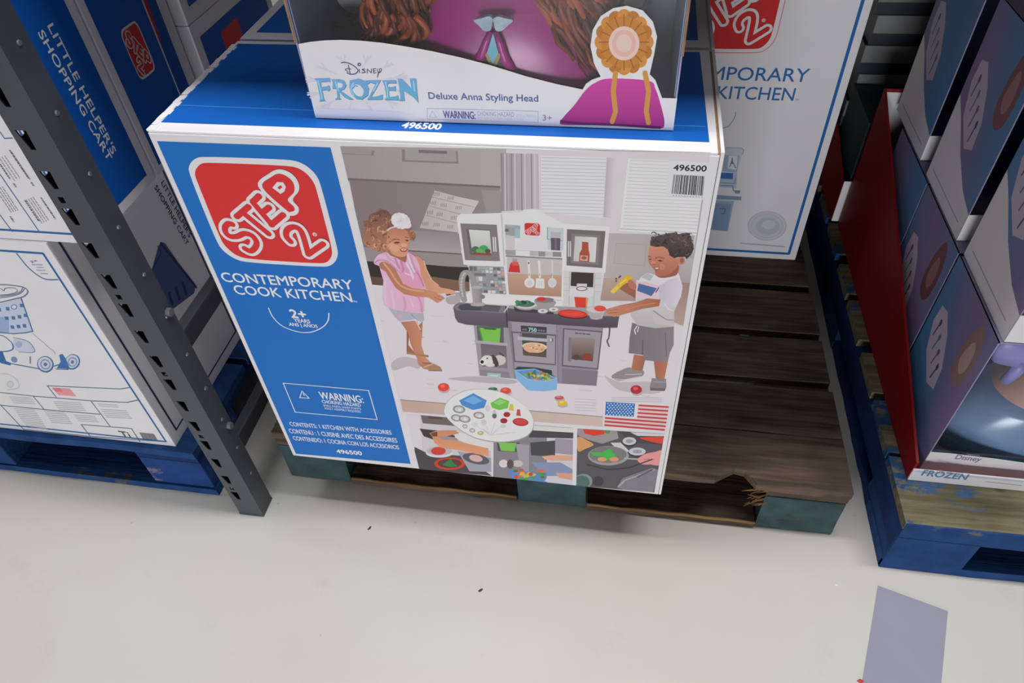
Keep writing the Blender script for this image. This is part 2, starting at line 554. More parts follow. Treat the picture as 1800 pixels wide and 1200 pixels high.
# floor tape patch and litter
TAPE = plain('lavender_tape', (150, 150, 168), .35, 0, .5, .05, 9)
pts = [hit(2, 0, *p) for p in [(1543, 1029), (1666, 1074), (1654, 1205), (1650, 1260), (1500, 1260), (1514, 1205)]]
bm = bmesh.new(); prism(bm, [(p.x, p.y, .0002) for p in pts], (0, 0, .0006))
tag(obj('floor_tape', bm, TAPE, loc=(pts[0].x, pts[0].y, 0)), 'lavender grey tape patch stuck on the floor below the blue pallet', 'tape')
def crumb(name, px, py, L, W, ang, mat, label, cat):
    p = hit(2, 0, px, py); bm = bmesh.new()
    bmesh.ops.create_icosphere(bm, subdivisions=2, radius=1)
    rn = random.Random(int(px))
    ca, sa = math.cos(ang), math.sin(ang)
    for v in bm.verts:
        k = 1 + rn.uniform(-.25, .25)
        x, y, z = v.co.x * L / 2 * k, v.co.y * W / 2 * k, (v.co.z + 1) * min(L, W) * .2
        v.co = Vector((p.x + x * ca - y * sa, p.y + x * sa + y * ca, max(z, 0)))
    tag(obj(name, bm, mat, loc=(p.x, p.y, 0)), label, cat)
DARKBIT = plain('dark_grit', (62, 60, 58), .8); REDBIT = plain('red_scrap', (190, 60, 62), .6)
crumb('floor_crumb', 650, 928, .008, .004, 1.1, DARKBIT, 'dark crumb on the floor in front of the wooden pallet', 'crumb')
crumb('floor_crumb', 845, 1037, .008, .0042, .6, DARKBIT, 'dark crumb out on the open floor, right of the middle', 'crumb')
crumb('floor_crumb', 1470, 1028, .005, .004, .2, plain('white_grit', (225, 225, 225), .7), 'tiny white crumb on the floor between wooden and blue pallets', 'crumb')
crumb('paper_scrap', 1512, 1197, .009, .006, .2, REDBIT, 'small red paper scrap at the corner of the tape patch', 'scrap')

# ------------------------------------------------------------------ pallets
WOODX = [wood('weathered_oak_board', (74, 62, 54), (122, 104, 91), 'x', None, 0, s_) for s_ in (1.3, 4.1, 7.7)]
WOODEND = wood('split_pale_wood', (120, 88, 56), (176, 140, 96), 'x', None, 0, 9.0)
TEAL = wood('worn_teal_block', (58, 56, 52), (100, 92, 80), 'x', (62, 84, 88), .48, 2.2)
BLUEP = wood('blue_pallet_paint', (60, 64, 60), (130, 124, 108), 'x', (34, 70, 124), .56, 5.4)
BLUEP2 = wood('blue_pallet_paint_long', (70, 70, 62), (120, 116, 100), 'y', (24, 52, 104), .8, 1.4)  # darker blue stands in for shade along the pallet sides
BLUEWORN = wood('blue_paint_worn_off', (96, 88, 66), (150, 142, 112), 'x', (40, 84, 130), .12, 3.4)

def board(name, x0, x1, y0, y1, z0, z1, mat, root, seed=0, jag=None):
    """a plank with slightly uneven edges"""
    rn = random.Random(seed); bm = bmesh.new()
    n = 14
    longx = (x1 - x0) > (y1 - y0)
    top, bot = [], []
    def edge(t, side):
        return rn.uniform(-.0015, .0015)
    ring = []
    for i in range(n + 1):
        t = i / n
        if longx: ring.append((x0 + (x1 - x0) * t, y0 + edge(t, 0) + (jag(x0 + (x1 - x0) * t) if jag else 0)))
        else: ring.append((x0 + edge(t, 0), y0 + (y1 - y0) * t))
    for i in range(n, -1, -1):
        t = i / n
        if longx: ring.append((x0 + (x1 - x0) * t, y1 + edge(t, 1)))
        else: ring.append((x1 + edge(t, 1), y0 + (y1 - y0) * t))
    prism(bm, [(a, b, z0) for a, b in ring], (0, 0, z1 - z0))
    return obj(name, bm, mat, root)

root = thing('wooden_pallet', 'weathered grey brown wooden pallet with teal blocks under the big kitchen carton', 'pallet', (.447, .6, 0))
PX0, PX1 = -.061, .955
ys = [(.045, .150), (.152, .260), (.283, .392), (.413, .536), (.559, .680), (.705, .820), (.845, .955), (.98, 1.085)]
for i, (a, b_) in enumerate(ys):
    def jag(x, i=i):
        if i: return 0
        d = abs(x - .785)
        return .024 * max(0, 1 - d / .055) + (.006 if x > .74 and x < .80 else 0)
    nm = 'deck_board'
    if i == 0:
        # front plank with its broken bite between the middle and the right block
        bm = bmesh.new(); ring = []
        rn = random.Random(5)
        for k in range(61):
            x = PX0 + (PX1 - PX0) * k / 60
            d = .017 * max(0, 1 - abs(x - .775) / .03) + (.010 if .735 < x < .79 else 0) - (.004 if x > .80 else 0)
            ring.append((x, a + d + rn.uniform(-.001, .001)))
        ring += [(PX1, b_), (PX0, b_)]
        prism(bm, [(p[0], p[1], .122) for p in ring], (0, 0, .018))
        obj(nm, bm, WOODX[0], root)
    else:
        board(nm, PX0 + random.Random(i).uniform(-.004, .004), PX1 + random.Random(i + 9).uniform(-.006, .004), a, b_, .122, .14, WOODX[i % 3], root, i)
for x0, x1 in ((-.061, .065), (.394, .520), (.824, .955)):
    board('stringer_board', x0, x1, .047, 1.08, .1005, .1215, WOODX[1], root, int(x0 * 50 + 9))
    for y0 in (.046, .50, .97):
        bm = box(x0, x1, y0, y0 + .12, .0185 if y0 > .1 else .0005, .1, .003)
        rn = random.Random(int(x0 * 99) + int(y0 * 10))
        for v in bm.verts: v.co += Vector((rn.uniform(-.002, .002), rn.uniform(-.002, .001), 0))
        obj('block', bm, TEAL, root)
for y0 in (.043, .50, .97):
    if y0 > .1: board('bottom_board', PX0, PX1, y0, y0 + .11, 0, .018, WOODX[2], root, 31)
    else:
        for xa, xb in ((.0675, .3915), (.5225, .8215)): board('bottom_board', xa, xb, y0, y0 + .11, 0, .018, WOODX[2], root, 31)
# light, freshly split edge along the front bottom plank and the broken stringer end
bm = bmesh.new()
for x0, x1 in ((.068, .392), (.523, .822)):
    path = [(x0 + (x1 - x0) * k / 14, .0435, .0165 + .0012 * math.sin(k * 1.7)) for k in range(15)]
    tube(bm, path, .0032, 5)
obj('split_edge', bm, WOODEND, root)
rn = random.Random(3); bm = bmesh.new()
for k in range(22):
    x = .815 + rn.uniform(-.012, .012); z = .075 + rn.uniform(0, .05)
    tube(bm, [(x + .02, .052, z), (x, .046 + rn.uniform(-.002, .008), z - rn.uniform(0, .01)), (x - rn.uniform(.004, .02), .046, z - rn.uniform(.003, .016))], [.003, .0025, .0006], 4)
obj('splinters', bm, WOODEND, root)
bm = bmesh.new()
for k in range(12):
    x = .07 + rn.uniform(-.006, .01); z = .09 + rn.uniform(0, .035)
    tube(bm, [(x - .012, .05, z), (x, .046, z), (x + rn.uniform(.004, .014), .045, z - rn.uniform(0, .012))], [.003, .002, .0006], 4)
obj('splinters', bm, WOODEND, root)

root = thing('blue_pallet', 'blue painted pallet with worn paint at the left under the shopping cart cartons', 'pallet', (-.7, .5, 0))
BX0, BX1 = -1.2, -.185
for i in range(9):
    y0 = -.018 + i * .118
    board('deck_board', BX0, BX1, y0, y0 + (.1 if i else .12), .122, .14, BLUEP if i == 0 else BLUEP, root, 50 + i)
for x0, x1 in ((-1.2, -1.06), (-.76, -.62), (-.315, -.19)):
    board('stringer_board', x0, x1, -.012, 1.02, .1005, .1215, BLUEP2, root, 60)
    for y0 in (-.013, .45, .9):
        obj('block', box(x0, x1, y0, y0 + .14, .0185, .1, .003), BLUEP if x0 < -.4 else wood('scraped_blue_block', (120, 118, 110), (176, 170, 160), 'x', (32, 68, 130), .45, 8.8) if y0 < 0 else BLUEP, root)
for y0 in (-.016, .45, .9):
    board('bottom_board', BX0, BX1, y0, y0 + .1, 0, .018, BLUEP, root, 70)

root = thing('blue_pallet', 'blue pallet at the right edge under the red display trays', 'pallet', (1.5, .6, 0))
RX0, RX1 = 1.024, 2.04
for i in range(9):
    y0 = -.004 + i * .136
    board('deck_board', RX0, RX1, y0, y0 + (.128 if i == 0 else .1 + .016 * (i % 2)), .124, .142, BLUEWORN, root, 80 + i)
for x0, x1 in ((1.028, 1.142), (1.46, 1.6), (1.9, 2.036)):
    board('stringer_board', x0, x1, 0, 1.2, .1025, .1235, BLUEP2, root, 90)
    for y0 in (0.002, .52, 1.06):
        obj('block', box(x0, x1, y0, y0 + .14, .0225, .102, .002), BLUEP, root)
bm = bmesh.new(); bx(bm, 1.026, 2.038, -.006, -.001, .098, .1415, .0015); bx(bm, 1.026, 1.150, -.006, .0015, .001, .102, .0015)
obj('front_board', bm, BLUEP, root)
bm = bmesh.new(); bx(bm, 1.0255, 1.0275, 0, 1.2, .06, .124)
obj('side_board', bm, BLUEP2, root)
for y0 in (-.005, .52, 1.06):
    board('bottom_board', RX0 + .002, RX1, y0, y0 + .12, 0, .022, BLUEP, root, 71)
board('bottom_board', RX0 + .003, RX0 + .11, .116, .519, .0, .022, BLUEP2, root, 72)
board('bottom_board', RX0 + .003, RX0 + .11, .641, 1.059, .0, .022, BLUEP2, root, 73)

# ------------------------------------------------------------------ rack post
STEEL = plain('dark_grey_powder_coat', (74, 77, 86), .45, .2, .5, .06, 20)
root = thing('rack_post', 'dark grey slotted steel rack upright standing on the floor left of the kitchen carton', 'rack post', (-.1025, -.03, 0))
A0, A1, YF, YB = -.127, -.079, -.05, -.010
T = .002
bm = bmesh.new()
# front flange with real slots
ZT = 1.9
outl = [(A0, .004), (A1, .004), (A1, ZT), (A0, ZT)]
holes = []
z = .053; i = 0
xm = A0 + .012
while z < ZT - .05:
    holes.append([(xm - .0055, z + .024), (xm + .0085, z + .024), (xm + .0075, z), (xm + .001, z)])
    if i % 3 == 0:
        holes.append([(xm - .002, z + .0405), (xm + .006, z + .0405), (xm + .006, z + .032), (xm - .001, z + .032)])
    z += .0515; i += 1
polys = [[Vector((x, 0, zz)) for x, zz in outl]] + [[Vector((x, 0, zz)) for x, zz in h] for h in holes]
flat = [p for q in polys for p in q]
tr = tessellate_polygon(polys)
va = [bm.verts.new((p.x, YF, p.z)) for p in flat]; vb = [bm.verts.new((p.x, YF + T, p.z)) for p in flat]
for t in tr:
    try: bm.faces.new([va[k] for k in t]); bm.faces.new([vb[k] for k in reversed(t)])
    except ValueError: pass
o_ = 0
for q in polys:
    k = len(q)
    for j in range(k):
        a, b_ = o_ + j, o_ + (j + 1) % k
        bm.faces.new([va[a], va[b_], vb[b_], vb[a]])
    o_ += k
obj('front_flange', bm, STEEL, root)
bm = bmesh.new(); bx(bm, A1 - T, A1, YF + T, YB, .004, ZT)
sideo = obj('side_flange', bm, STEEL, root)
z = .11
RIV = plain('rivet_steel', (112, 114, 118), .4, .3)
while z < 1.0:
    bm = bmesh.new(); bmesh.ops.create_cone(bm, cap_ends=True, segments=10, radius1=.0032, radius2=.0026, depth=.0015, matrix=Matrix.Translation((A1 + .0006, -.026, z)) @ Matrix.Rotation(math.pi / 2, 4, 'Y'))
    obj('rivet', bm, RIV, sideo)
    z += .0775
# left return flange with a round-cornered slot level with each front slot
lholes = []
for h in holes:
    if h[0][1] - h[3][1] > .015: lholes.append([(-.0425, h[0][1] - .004), (-.0345, h[0][1] - .004), (-.0345, h[0][1] - .0125), (-.0425, h[0][1] - .0125)])
outl = [(YF + T, .004), (YB, .004), (YB, ZT), (YF + T, ZT)]
polys = [[Vector((0, y, zz)) for y, zz in q] for q in [outl] + lholes]
flat = [p for q in polys for p in q]; tr = tessellate_polygon([[Vector((p.y, p.z, 0)) for p in q] for q in polys])
bm = bmesh.new()
va = [bm.verts.new((A0, p.y, p.z)) for p in flat]; vb = [bm.verts.new((A0 + .0015, p.y, p.z)) for p in flat]
for t in tr:
    try: bm.faces.new([va[k] for k in t]); bm.faces.new([vb[k] for k in reversed(t)])
    except ValueError: pass
o_ = 0
for q in polys:
    k = len(q)
    for j in range(k):
        bm.faces.new([va[o_ + j], va[o_ + (j + 1) % k], vb[o_ + (j + 1) % k], vb[o_ + j]])
    o_ += k
obj('left_flange', bm, STEEL, root)
bm = bmesh.new(); bx(bm, A0 + .002, A1 - T, YB - T, YB, .004, ZT)
obj('rear_flange', bm, STEEL, root)
bm = bmesh.new(); bx(bm, A0 - .001, A1 + .001, YF - .001, YB + .001, 0, .004, .001)
obj('foot_plate', bm, STEEL, root)

# bracing that runs back to the rear upright of the frame
for z0 in (.142, .402):
    bm = bmesh.new(); bx(bm, -.113, -.093, YB, 1.06, z0, z0 + .036, .004)
    br = obj('brace', bm, STEEL, root)
    bm = bmesh.new(); bmesh.ops.create_cone(bm, cap_ends=True, segments=6, radius1=.0065, radius2=.0065, depth=.007, matrix=Matrix.Translation((A1 + .0032, -.021, z0 + .1)) @ Matrix.Rotation(math.pi / 2, 4, 'Y'))
    obj('bolt', bm, RIV, br)
bm = bmesh.new(); bx(bm, A0, A1, 1.06, 1.062, 0, ZT); bx(bm, A0, A0 + T, 1.0621, 1.10, 0, ZT)
obj('rear_post', bm, STEEL, root)

# unseen rack shelf above the frame, added to shade the cartons
SHELFM = plain('wire_deck_steel', (120, 122, 124), .6)
root = thing('added_rack_shelf', 'unseen grey steel rack shelf added to shade the stacked cartons', 'shelf', (.9, .6, 1.5))
OBM = plain('orange_beam', (190, 90, 40), .5)
for xa, xb in ((-1.4, -.131), (-.075, 3.0)):
    obj('deck', box(xa, xb, .08, 1.3, 1.40, 1.43), SHELFM, root)
    obj('beam', box(xa, xb, .10, .14, 1.30, 1.399), OBM, root)

# ------------------------------------------------------------------ the big kitchen carton in front
CW, CD, CH, CZ = .645, .2477, .635, .14
TOP = CZ + CH
root = thing('kitchen_carton', 'white and blue toy kitchen carton with a large photo of two children', 'carton', (CW / 2, CD / 2, CZ))
obj('carton_body', box(0, CW - .0045, 0, CD, CZ + .0003, TOP - .003, .0012), CARD, root)
bm = bmesh.new(); bx(bm, 0.0005, CW - .0065, .0006, CD - .0006, TOP - .0029, TOP, .001)
obj('top_flap', bm, CARD, root)
bm = bmesh.new()
bx(bm, CW - .004, CW, .0002, CD, CZ + .0003, TOP + .0008, .0008)
obj('side_flap', bm, CARD, root)
bm = bmesh.new(); bx(bm, CW - .0066, CW - .0041, .001, CD - .002, TOP - .004, TOP - .0012)
obj('flap_edge', bm, KRAFT, root)
# top print
a = Art(2, TOP, 1, base=.0003)
g = (17, 84, 165)
a.poly([(283, 215), (418, 77), (1230, 92), (1247, 250)], g)
a.poly([(310, 184), (1240, 222), (1240, 223.5), (310, 185.2)], (52, 118, 190))
a.text('496500', (705, 225), (773, 228), (777, 218), (225, 230, 238), .03)
a.build('top_print', root)
# scuffed paper along the left top edge
rn = random.Random(8); bm = bmesh.new()
for k in range(25):
    y = CD * k / 27 + rn.uniform(0, .006)
    bx(bm, -.0012, .006 + rn.uniform(0, .004), y, y + .011, TOP - .002, TOP + .0002 + rn.uniform(.0002, .0012), .0004)
obj('worn_edge', bm, CARD, root)

F = lambda **k: Art(1, 0.0, -1, **k)
# blue panel with its lettering
a = F()
a.poly([(276, 248), (581, 259), (722, 815), (520, 797)], (27, 102, 180))
a.build('blue_panel', root)
a = F(lift=6)
qL = [(332, 282), (592, 468)]
badge(a, (_u0, _v0), (BW, 0), (0, BH))
a.build('logo_badge', root)
a = F(lift=6); Wt = (228, 232, 240)
a.text('CONTEMPORARY', (393, 494.5), (622, 508.5), (625, 492.5), Wt, .012)
a.text('COOK KITCHEN', (415, 516.5), (620, 530.5), (623, 515), Wt, .012)
a.text('TM', (621, 531), (628, 531.5), (628, 528.5), Wt)
a.build('title_lettering', root)
a = F()
a.stroke([(472, 541), (480, 557), (497, 573), (525, 583), (548, 583), (568, 574), (577, 562), (578, 550)], 1.8, Wt, smooth=True)
a.text('2+', (513, 557.5), (540, 559.5), (541, 546), Wt, .03)
a.text('YEARS', (518, 565.5), (546, 567.5), (546, 561.5), Wt, .02)
a.text('ANS | AÑOS', (509, 572), (559, 576), (559, 570.5), Wt, .02)
a.build('age_mark', root)
a = F()
a.frame([(498, 673), (648, 686), (663, 737), (519, 724)], 1.5, Wt)
a.frame([(531, 687), (527, 698.5), (543.5, 699.5)], 1.4, Wt)
a.stroke([(533, 691), (535, 695)], 1.2, Wt)
a.text('WARNING:', (564, 700.5), (640, 708), (640, 696), Wt, .012)
a.text('CHOKING HAZARD', (567, 708), (635, 714.5), (635, 709), Wt, .012)
a.text('SMALL PARTS, SHARP POINTS', (569, 714), (635, 720), (635, 716.5), Wt, .0)
a.text('ADULT ASSEMBLY REQUIRED', (571, 718.8), (635, 725), (635, 721.5), Wt, .0)
a.build('warning_label', root)
a = F()
a.text('CONTENTS: 1 KITCHEN WITH ACCESSORIES', (511, 748), (689, 763.5), (688, 756.5), Wt, .008)
a.text('CONTENU : 1 CUISINE AVEC DES ACCESSOIRES', (510, 760.5), (699, 777.5), (698, 770), Wt, .008)
a.text('CONTENIDO: 1 COCINA CON LOS ACCESORIOS', (517, 773), (702, 789.5), (701, 782.5), Wt, .008)
a.text('496500', (593, 796), (637, 799.5), (636, 793), Wt, .03)
a.build('contents_lettering', root)

# ---- the big product photograph printed on the front
PIC = [(598, 257), (1249, 268), (1172, 758), (706, 723)]
rn = random.Random(11)
a = F(clip=PIC)
P1, P2, P3, P4 = Z(590, 250, 4.8), Z(900, 250, 4.8), Z(620, 460, 4.8), Z(880, 460, 4.8)
K1, K2 = Z(790, 360, 6), Z(790, 520, 6)
G1, G2, B1 = Z(630, 360, 8.571), Z(640, 440, 8.571), Z(1060, 400, 10)
Q1, Q2 = Z(690, 640, 5.456), Z(930, 660, 5.456)
a.poly(PIC, (206, 199, 205))
# room: wall, sofa, curtain, blinds
a.poly([(590, 255), (890, 262), (890, 335), (605, 318)], grad=((150, 141, 142), (172, 163, 160), 'u'))
a.poly(P1((60, 100), (320, 110), (330, 70), (50, 45)), (130, 121, 124)); a.poly(P1((60, 92), (300, 105), (305, 65), (50, 45)), (150, 142, 144))
a.poly(P1((560, 60), (1030, 75), (1035, 180), (560, 160)), (128, 119, 122)); a.poly(P1((585, 60), (1015, 75), (1020, 165), (585, 150)), (156, 148, 150))
a.poly(P1((700, 62), (940, 72), (940, 98), (700, 88)), (118, 108, 112))
a.poly(P1((110, 300), (1390, 370), (1390, 560), (1000, 780), (640, 740), (230, 1000), (150, 500)), grad=((128, 113, 116), (142, 131, 132), 'u'))
a.poly(P1((100, 300), (1390, 368), (1390, 385), (105, 318)), (112, 102, 106))
a.poly(P1((1230, 400), (1400, 410), (1400, 620), (1270, 600)), (150, 142, 142))
a.poly(P1((600, 735), (1060, 770), (1060, 945), (590, 915)), grad=((166, 154, 158), (142, 131, 134), 'v'))
a.poly(P1((200, 880), (590, 910), (1070, 945), (1120, 1060), (760, 1035), (240, 1010)), (147, 134, 135))
a.stroke(P1((600, 912), (1060, 942)), 2.2, (92, 80, 84))
a.poly(P1((240, 1000), (760, 1030), (1130, 1062), (1160, 1190), (300, 1190)), (48, 44, 42))
a.poly(P3((130, 120), (250, 130), (600, 130), (900, 180), (900, 240), (240, 210), (165, 195)), grad=((92, 70, 58), (128, 96, 78), 'u'))
a.poly(P3((560, 100), (1000, 120), (1000, 250), (640, 230)), (122, 92, 76))
a.poly(P3((560, 30), (980, 45), (990, 170), (640, 120)), (50, 46, 44))
# cushion
a.poly(P1((835, 405), (1020, 455), (1210, 495), (1150, 600), (1050, 760), (860, 740), (710, 722)), grad=((176, 168, 168), (198, 190, 190), 'u'))
for (x0, y0, x1, y1) in ((815, 462, 1170, 545), (790, 535, 1110, 620), (765, 615, 1060, 690)):
    a.stroke(P1((x0, y0), (x1, y1)), 1.2, (146, 138, 140))
for x, y in ((855, 435), (975, 468), (825, 510), (915, 528), (1040, 550), (800, 590), (880, 605), (1000, 635), (760, 685), (855, 695), (970, 710)):
    for k in range(4):
        a.stroke(P1((x - 22 + k * 14, y - 14), (x - 26 + k * 14, y + 16)), .9, (120, 110, 116), cap=False)
# curtain
cu = P1((1390, 90), (1735, 100), (1720, 560), (1400, 580))
a.poly(cu, grad=((150, 138, 146), (192, 184, 192), 'u'))
for k in range(12):
    x = 1400 + k * 28
    a.stroke(P1((x, 95), (x + 4, 575)), 2.2, ((140, 129, 138), (200, 192, 198), (176, 166, 176))[k % 3], cap=False)
# wall and windows at the right
a.poly([(946, 268), (1252, 268), (1215, 420), (948, 392)], (204, 197, 203))
a.poly(P2((245, 110), (830, 128), (810, 640), (250, 590)), (212, 210, 216))
for k in range(17):
    y = 128 + k * 29
    a.stroke(P2((250, y), (825 - k * 2, y + 16)), 1.6, (186, 187, 194), cap=False)
a.poly(P2((800, 128), (865, 130), (840, 640), (770, 630)), grad=((176, 168, 176), (204, 197, 203), 'u'))
a.poly(P2((985, 135), (1640, 170), (1560, 770), (915, 735)), (214, 212, 218))
for k in range(20):
    y = 150 + k * 29
    a.stroke(P2((985 - k * 3.2, y), (1625 - k * 3, y + 26)), 1.5, (190, 190, 198), cap=False)
a.poly(P2((980, 130), (1000, 132), (930, 740), (908, 735)), (226, 224, 228))
a.stroke(P2((905, 738), (1560, 775)), 3.2, (228, 226, 230)); a.stroke(P2((915, 728), (1555, 764)), 1.6, (170, 168, 176))
a.poly(P2((1600, 485), (1632, 485), (1530, 1190), (1480, 1190), (1560, 760)), (168, 158, 168))
# wainscot, floor boards, rug
a.poly(P2((760, 765), (1540, 785), (1500, 1200), (700, 1130)), grad=((178, 170, 172), (164, 156, 156), 'u'))
a.stroke(P2((880, 850), (1130, 862), (1120, 1040), (860, 1020)), 1.2, (160, 150, 152), closed=True)
a.poly(P2((1440, 960), (1560, 990), (1500, 1200), (1400, 1200)), grad=((160, 152, 154), (178, 172, 174), 'v'))
a.poly(P4((855, 130), (1145, 150), (1145, 330), (840, 325)), grad=((160, 136, 128), (178, 156, 146), 'v'))
a.poly(P4((1500, 170), (1620, 180), (1540, 540), (1440, 500)), grad=((176, 152, 142), (150, 126, 120), 'v'))
a.poly([(655, 500), (800, 512), (850, 540), (1100, 545), (1204, 575), (1176, 740), (1060, 735), (706, 703)], (208, 201, 207))
a.poly(P3((168, 192), (250, 200), (250, 212), (170, 206)), (226, 222, 226))
for k in range(60):
    x, y = rn.uniform(650, 1180), rn.uniform(520, 720)
    L_ = rn.uniform(5, 26); v = rn.randint(176, 198)
    a.stroke([(x, y), (x + L_ * .5, y + rn.uniform(-1, 2)), (x + L_, y + L_ * .09)], rn.uniform(.7, 1.6), (v, v - 7, v + 1))
a.poly(P3((330, 850), (420, 800), (560, 830), (560, 900), (470, 880), (345, 915)), (182, 172, 180), smooth=True)
a.poly(P3((820, 980), (1080, 965), (1380, 1000), (1300, 1030), (900, 1000)), (178, 169, 175), smooth=True)
a.poly(P4((880, 960), (1000, 1010), (1260, 1010), (1400, 1040), (1300, 1110), (1000, 1080)), (184, 175, 180), smooth=True)
# wood edge strip at the foot of the picture
a.poly([(704, 702), (1062, 733), (1060, 752), (708, 723)], grad=((188, 160, 146), (196, 178, 170), 'u'))
a.stroke([(704, 702), (1060, 732)], 1.5, (120, 100, 92))
# ---- toy kitchen
w1 = (214, 211, 216)
a.poly(K1((200, 600), (600, 560), (1200, 560), (1640, 680), (1590, 1010), (1790, 1010), (1790, 1090), (640, 1080), (50, 1030), (215, 900)), (205, 203, 208))
a.poly(K1((75, 130), (120, 92), (330, 88), (550, 82), (745, 75), (785, 48), (860, 38), (960, 48), (1015, 95), (1200, 190), (1690, 225), (1645, 715), (1200, 690), (1195, 560), (600, 540), (600, 950), (575, 650), (150, 628)), w1)
a.stroke(K1((550, 100), (580, 640)), 2.5, (188, 184, 190))
a.poly(K1((115, 193), (500, 207), (535, 592), (165, 580)), (126, 117, 119))
a.poly(K1((180, 250), (430, 262), (455, 530), (220, 525)), (104, 95, 98))
a.poly(K1((205, 258), (425, 270), (448, 522), (245, 515)), grad=((176, 176, 172), (206, 206, 204), 'v'))
a.ell(790 + 275 / 6, 360 + 470 / 6, 7, 6, (74, 108, 84)); a.ell(790 + 360 / 6, 360 + 462 / 6, 8.5, 6.5, (70, 158, 84)); a.ell(790 + 320 / 6, 360 + 480 / 6, 7, 4, (96, 168, 96)); a.ell(790 + 405 / 6, 360 + 485 / 6, 5, 4, (90, 80, 62))
a.poly(K1((240, 500), (440, 505), (444, 526), (246, 520)), (152, 62, 62))
for x in (462, 484): a.stroke(K1((x, 340), (x + 8, 488)), 2.2, (206, 204, 208))
a.poly(K1((582, 205), (748, 215), (745, 348), (690, 345), (690, 470), (600, 465)), grad=((172, 172, 176), (140, 162, 166), 'u'))
a.poly(K1((595, 320), (690, 330), (690, 470), (600, 465)), (196, 188, 190)); a.poly(K1((590, 210), (690, 250), (690, 320), (595, 310)), (150, 150, 156)); a.poly(K1((690, 250), (748, 255), (748, 345), (690, 342)), (150, 178, 182))
a.ell(790 + 605 / 6, 360 + 265 / 6, 3.5, 3, (104, 102, 108))
a.poly(K1((1030, 232), (1205, 245), (1200, 480), (1035, 470)), (186, 194, 198)); a.stroke(K1((1034, 236), (1034, 360), (1190, 372)), 1.6, (120, 156, 158))
a.poly(K1((1068, 282), (1172, 290), (1168, 480), (1072, 474)), (92, 86, 96)); a.poly(K1((1066, 280), (1174, 288), (1172, 350), (1068, 345)), (178, 172, 178)); a.poly(K1((1110, 352), (1130, 352), (1130, 478), (1112, 476)), (112, 106, 116))
a.poly(K1((750, 85), (860, 45), (1010, 98), (1020, 300), (1045, 480), (690, 465), (745, 340)), grad=((208, 204, 210), (222, 219, 223), 'v'))
# small badge on the hood
p0, p1, p2 = a.uv(790 + 788 / 6, 360 + 320 / 6), a.uv(790 + 967 / 6, 360 + 326 / 6), a.uv(790 + 786 / 6, 360 + 178 / 6)
sv = a.clip; a.clip = None
badge(a, p0, (p1[0] - p0[0], 0), (0, p2[1] - p0[1]), red=(198, 42, 46), white=(226, 205, 206))
a.clip = sv
a.poly(K1((588, 470), (1180, 495), (1185, 548), (596, 525)), grad=((150, 146, 148), (196, 193, 196), 'u'))
a.poly(K1((700, 478), (850, 484), (850, 535), (700, 528)), (214, 212, 214)); a.poly(K1((940, 488), (1010, 490), (1010, 542), (940, 540)), (142, 138, 140)); a.poly(K1((1090, 492), (1180, 495), (1182, 545), (1090, 542)), (136, 132, 136))
a.poly(K1((605, 540), (1190, 570), (1195, 745), (612, 722)), (188, 180, 179))
a.poly(K1((612, 718), (1195, 742), (1192, 965), (624, 940)), grad=((168, 132, 116), (190, 152, 134), 'v'))
a.stroke(K1((600, 535), (1185, 568)), 2.6, (122, 115, 118))
for x in (900, 1080): a.stroke(K1((x + 20, 600), (x + 100, 606)), .9, (206, 200, 200))
a.poly(K1((640, 620), (670, 590), (710, 595), (735, 625), (748, 712), (622, 705)), (192, 52, 46), smooth=False); a.poly(K1((665, 560), (715, 565), (718, 620), (662, 615)), (164, 150, 154)); a.poly(K1((675, 590), (725, 600), (730, 640), (660, 635)), (206, 90, 84))
for x0, x1, kind in ((835, 845, 0), (945, 955, 1), (1085, 1085, 2)):
    c_ = (222, 219, 222) if kind < 2 else (204, 200, 202)
    a.stroke(K1((x0, 590), (x1, 760)), 3.8 if kind < 2 else 2.6, c_)
    a.stroke(K1((x1 - 4, 720), (x1 - 4, 745)), 1.2, (170, 140, 126))
    if kind == 1:
        a.poly(K1((915, 770), (998, 775), (1005, 880), (905, 872)), (216, 213, 215))
        for q in (935, 955, 975): a.stroke(K1((q, 800), (q, 855)), .8, (188, 182, 184))
    else: a.ell(790 + x1 / 6, 360 + 818 / 6, 9 if kind == 0 else 7.5, 8.6, c_); a.ell(790 + x1 / 6, 360 + 822 / 6, 5, 5, (200, 196, 198))
a.ell(790 + 836 / 6, 360 + 610 / 6, 1.6, 2, (110, 102, 106))
a.stroke(K1((583, 640), (615, 960)), 5.5, (220, 218, 222), cap=False)
a.stroke(K1((1200, 560), (1190, 1000)), 3.2, (222, 220, 222), cap=False)
# mosaic tiles
a.poly(K1((205, 640), (575, 652), (600, 940), (240, 920)), (146, 142, 146))
tc = [(206, 204, 206), (120, 118, 122), (170, 167, 170), (100, 100, 104), (186, 160, 150), (140, 150, 166), (152, 172, 172), (196, 194, 196), (112, 110, 116)]
for r_ in range(8):
    for c_ in range(9):
        x, y = 212 + r_ * 4 + c_ * 41, 645 + c_ * 2 + r_ * 35
        if rn.random() < .8:
            ww, hh = rn.choice((32, 34, 50)), rn.choice((26, 28, 46))
            a.poly(K1((x, y), (min(590, x + ww), y + 1), (min(592, x + ww + 3), min(930, y + hh)), (x + 3, min(928, y + hh))), rn.choice(tc))
a.poly(K1((205, 918), (600, 940), (1190, 968), (1190, 1062), (640, 1052), (60, 1020)), (214, 212, 215))
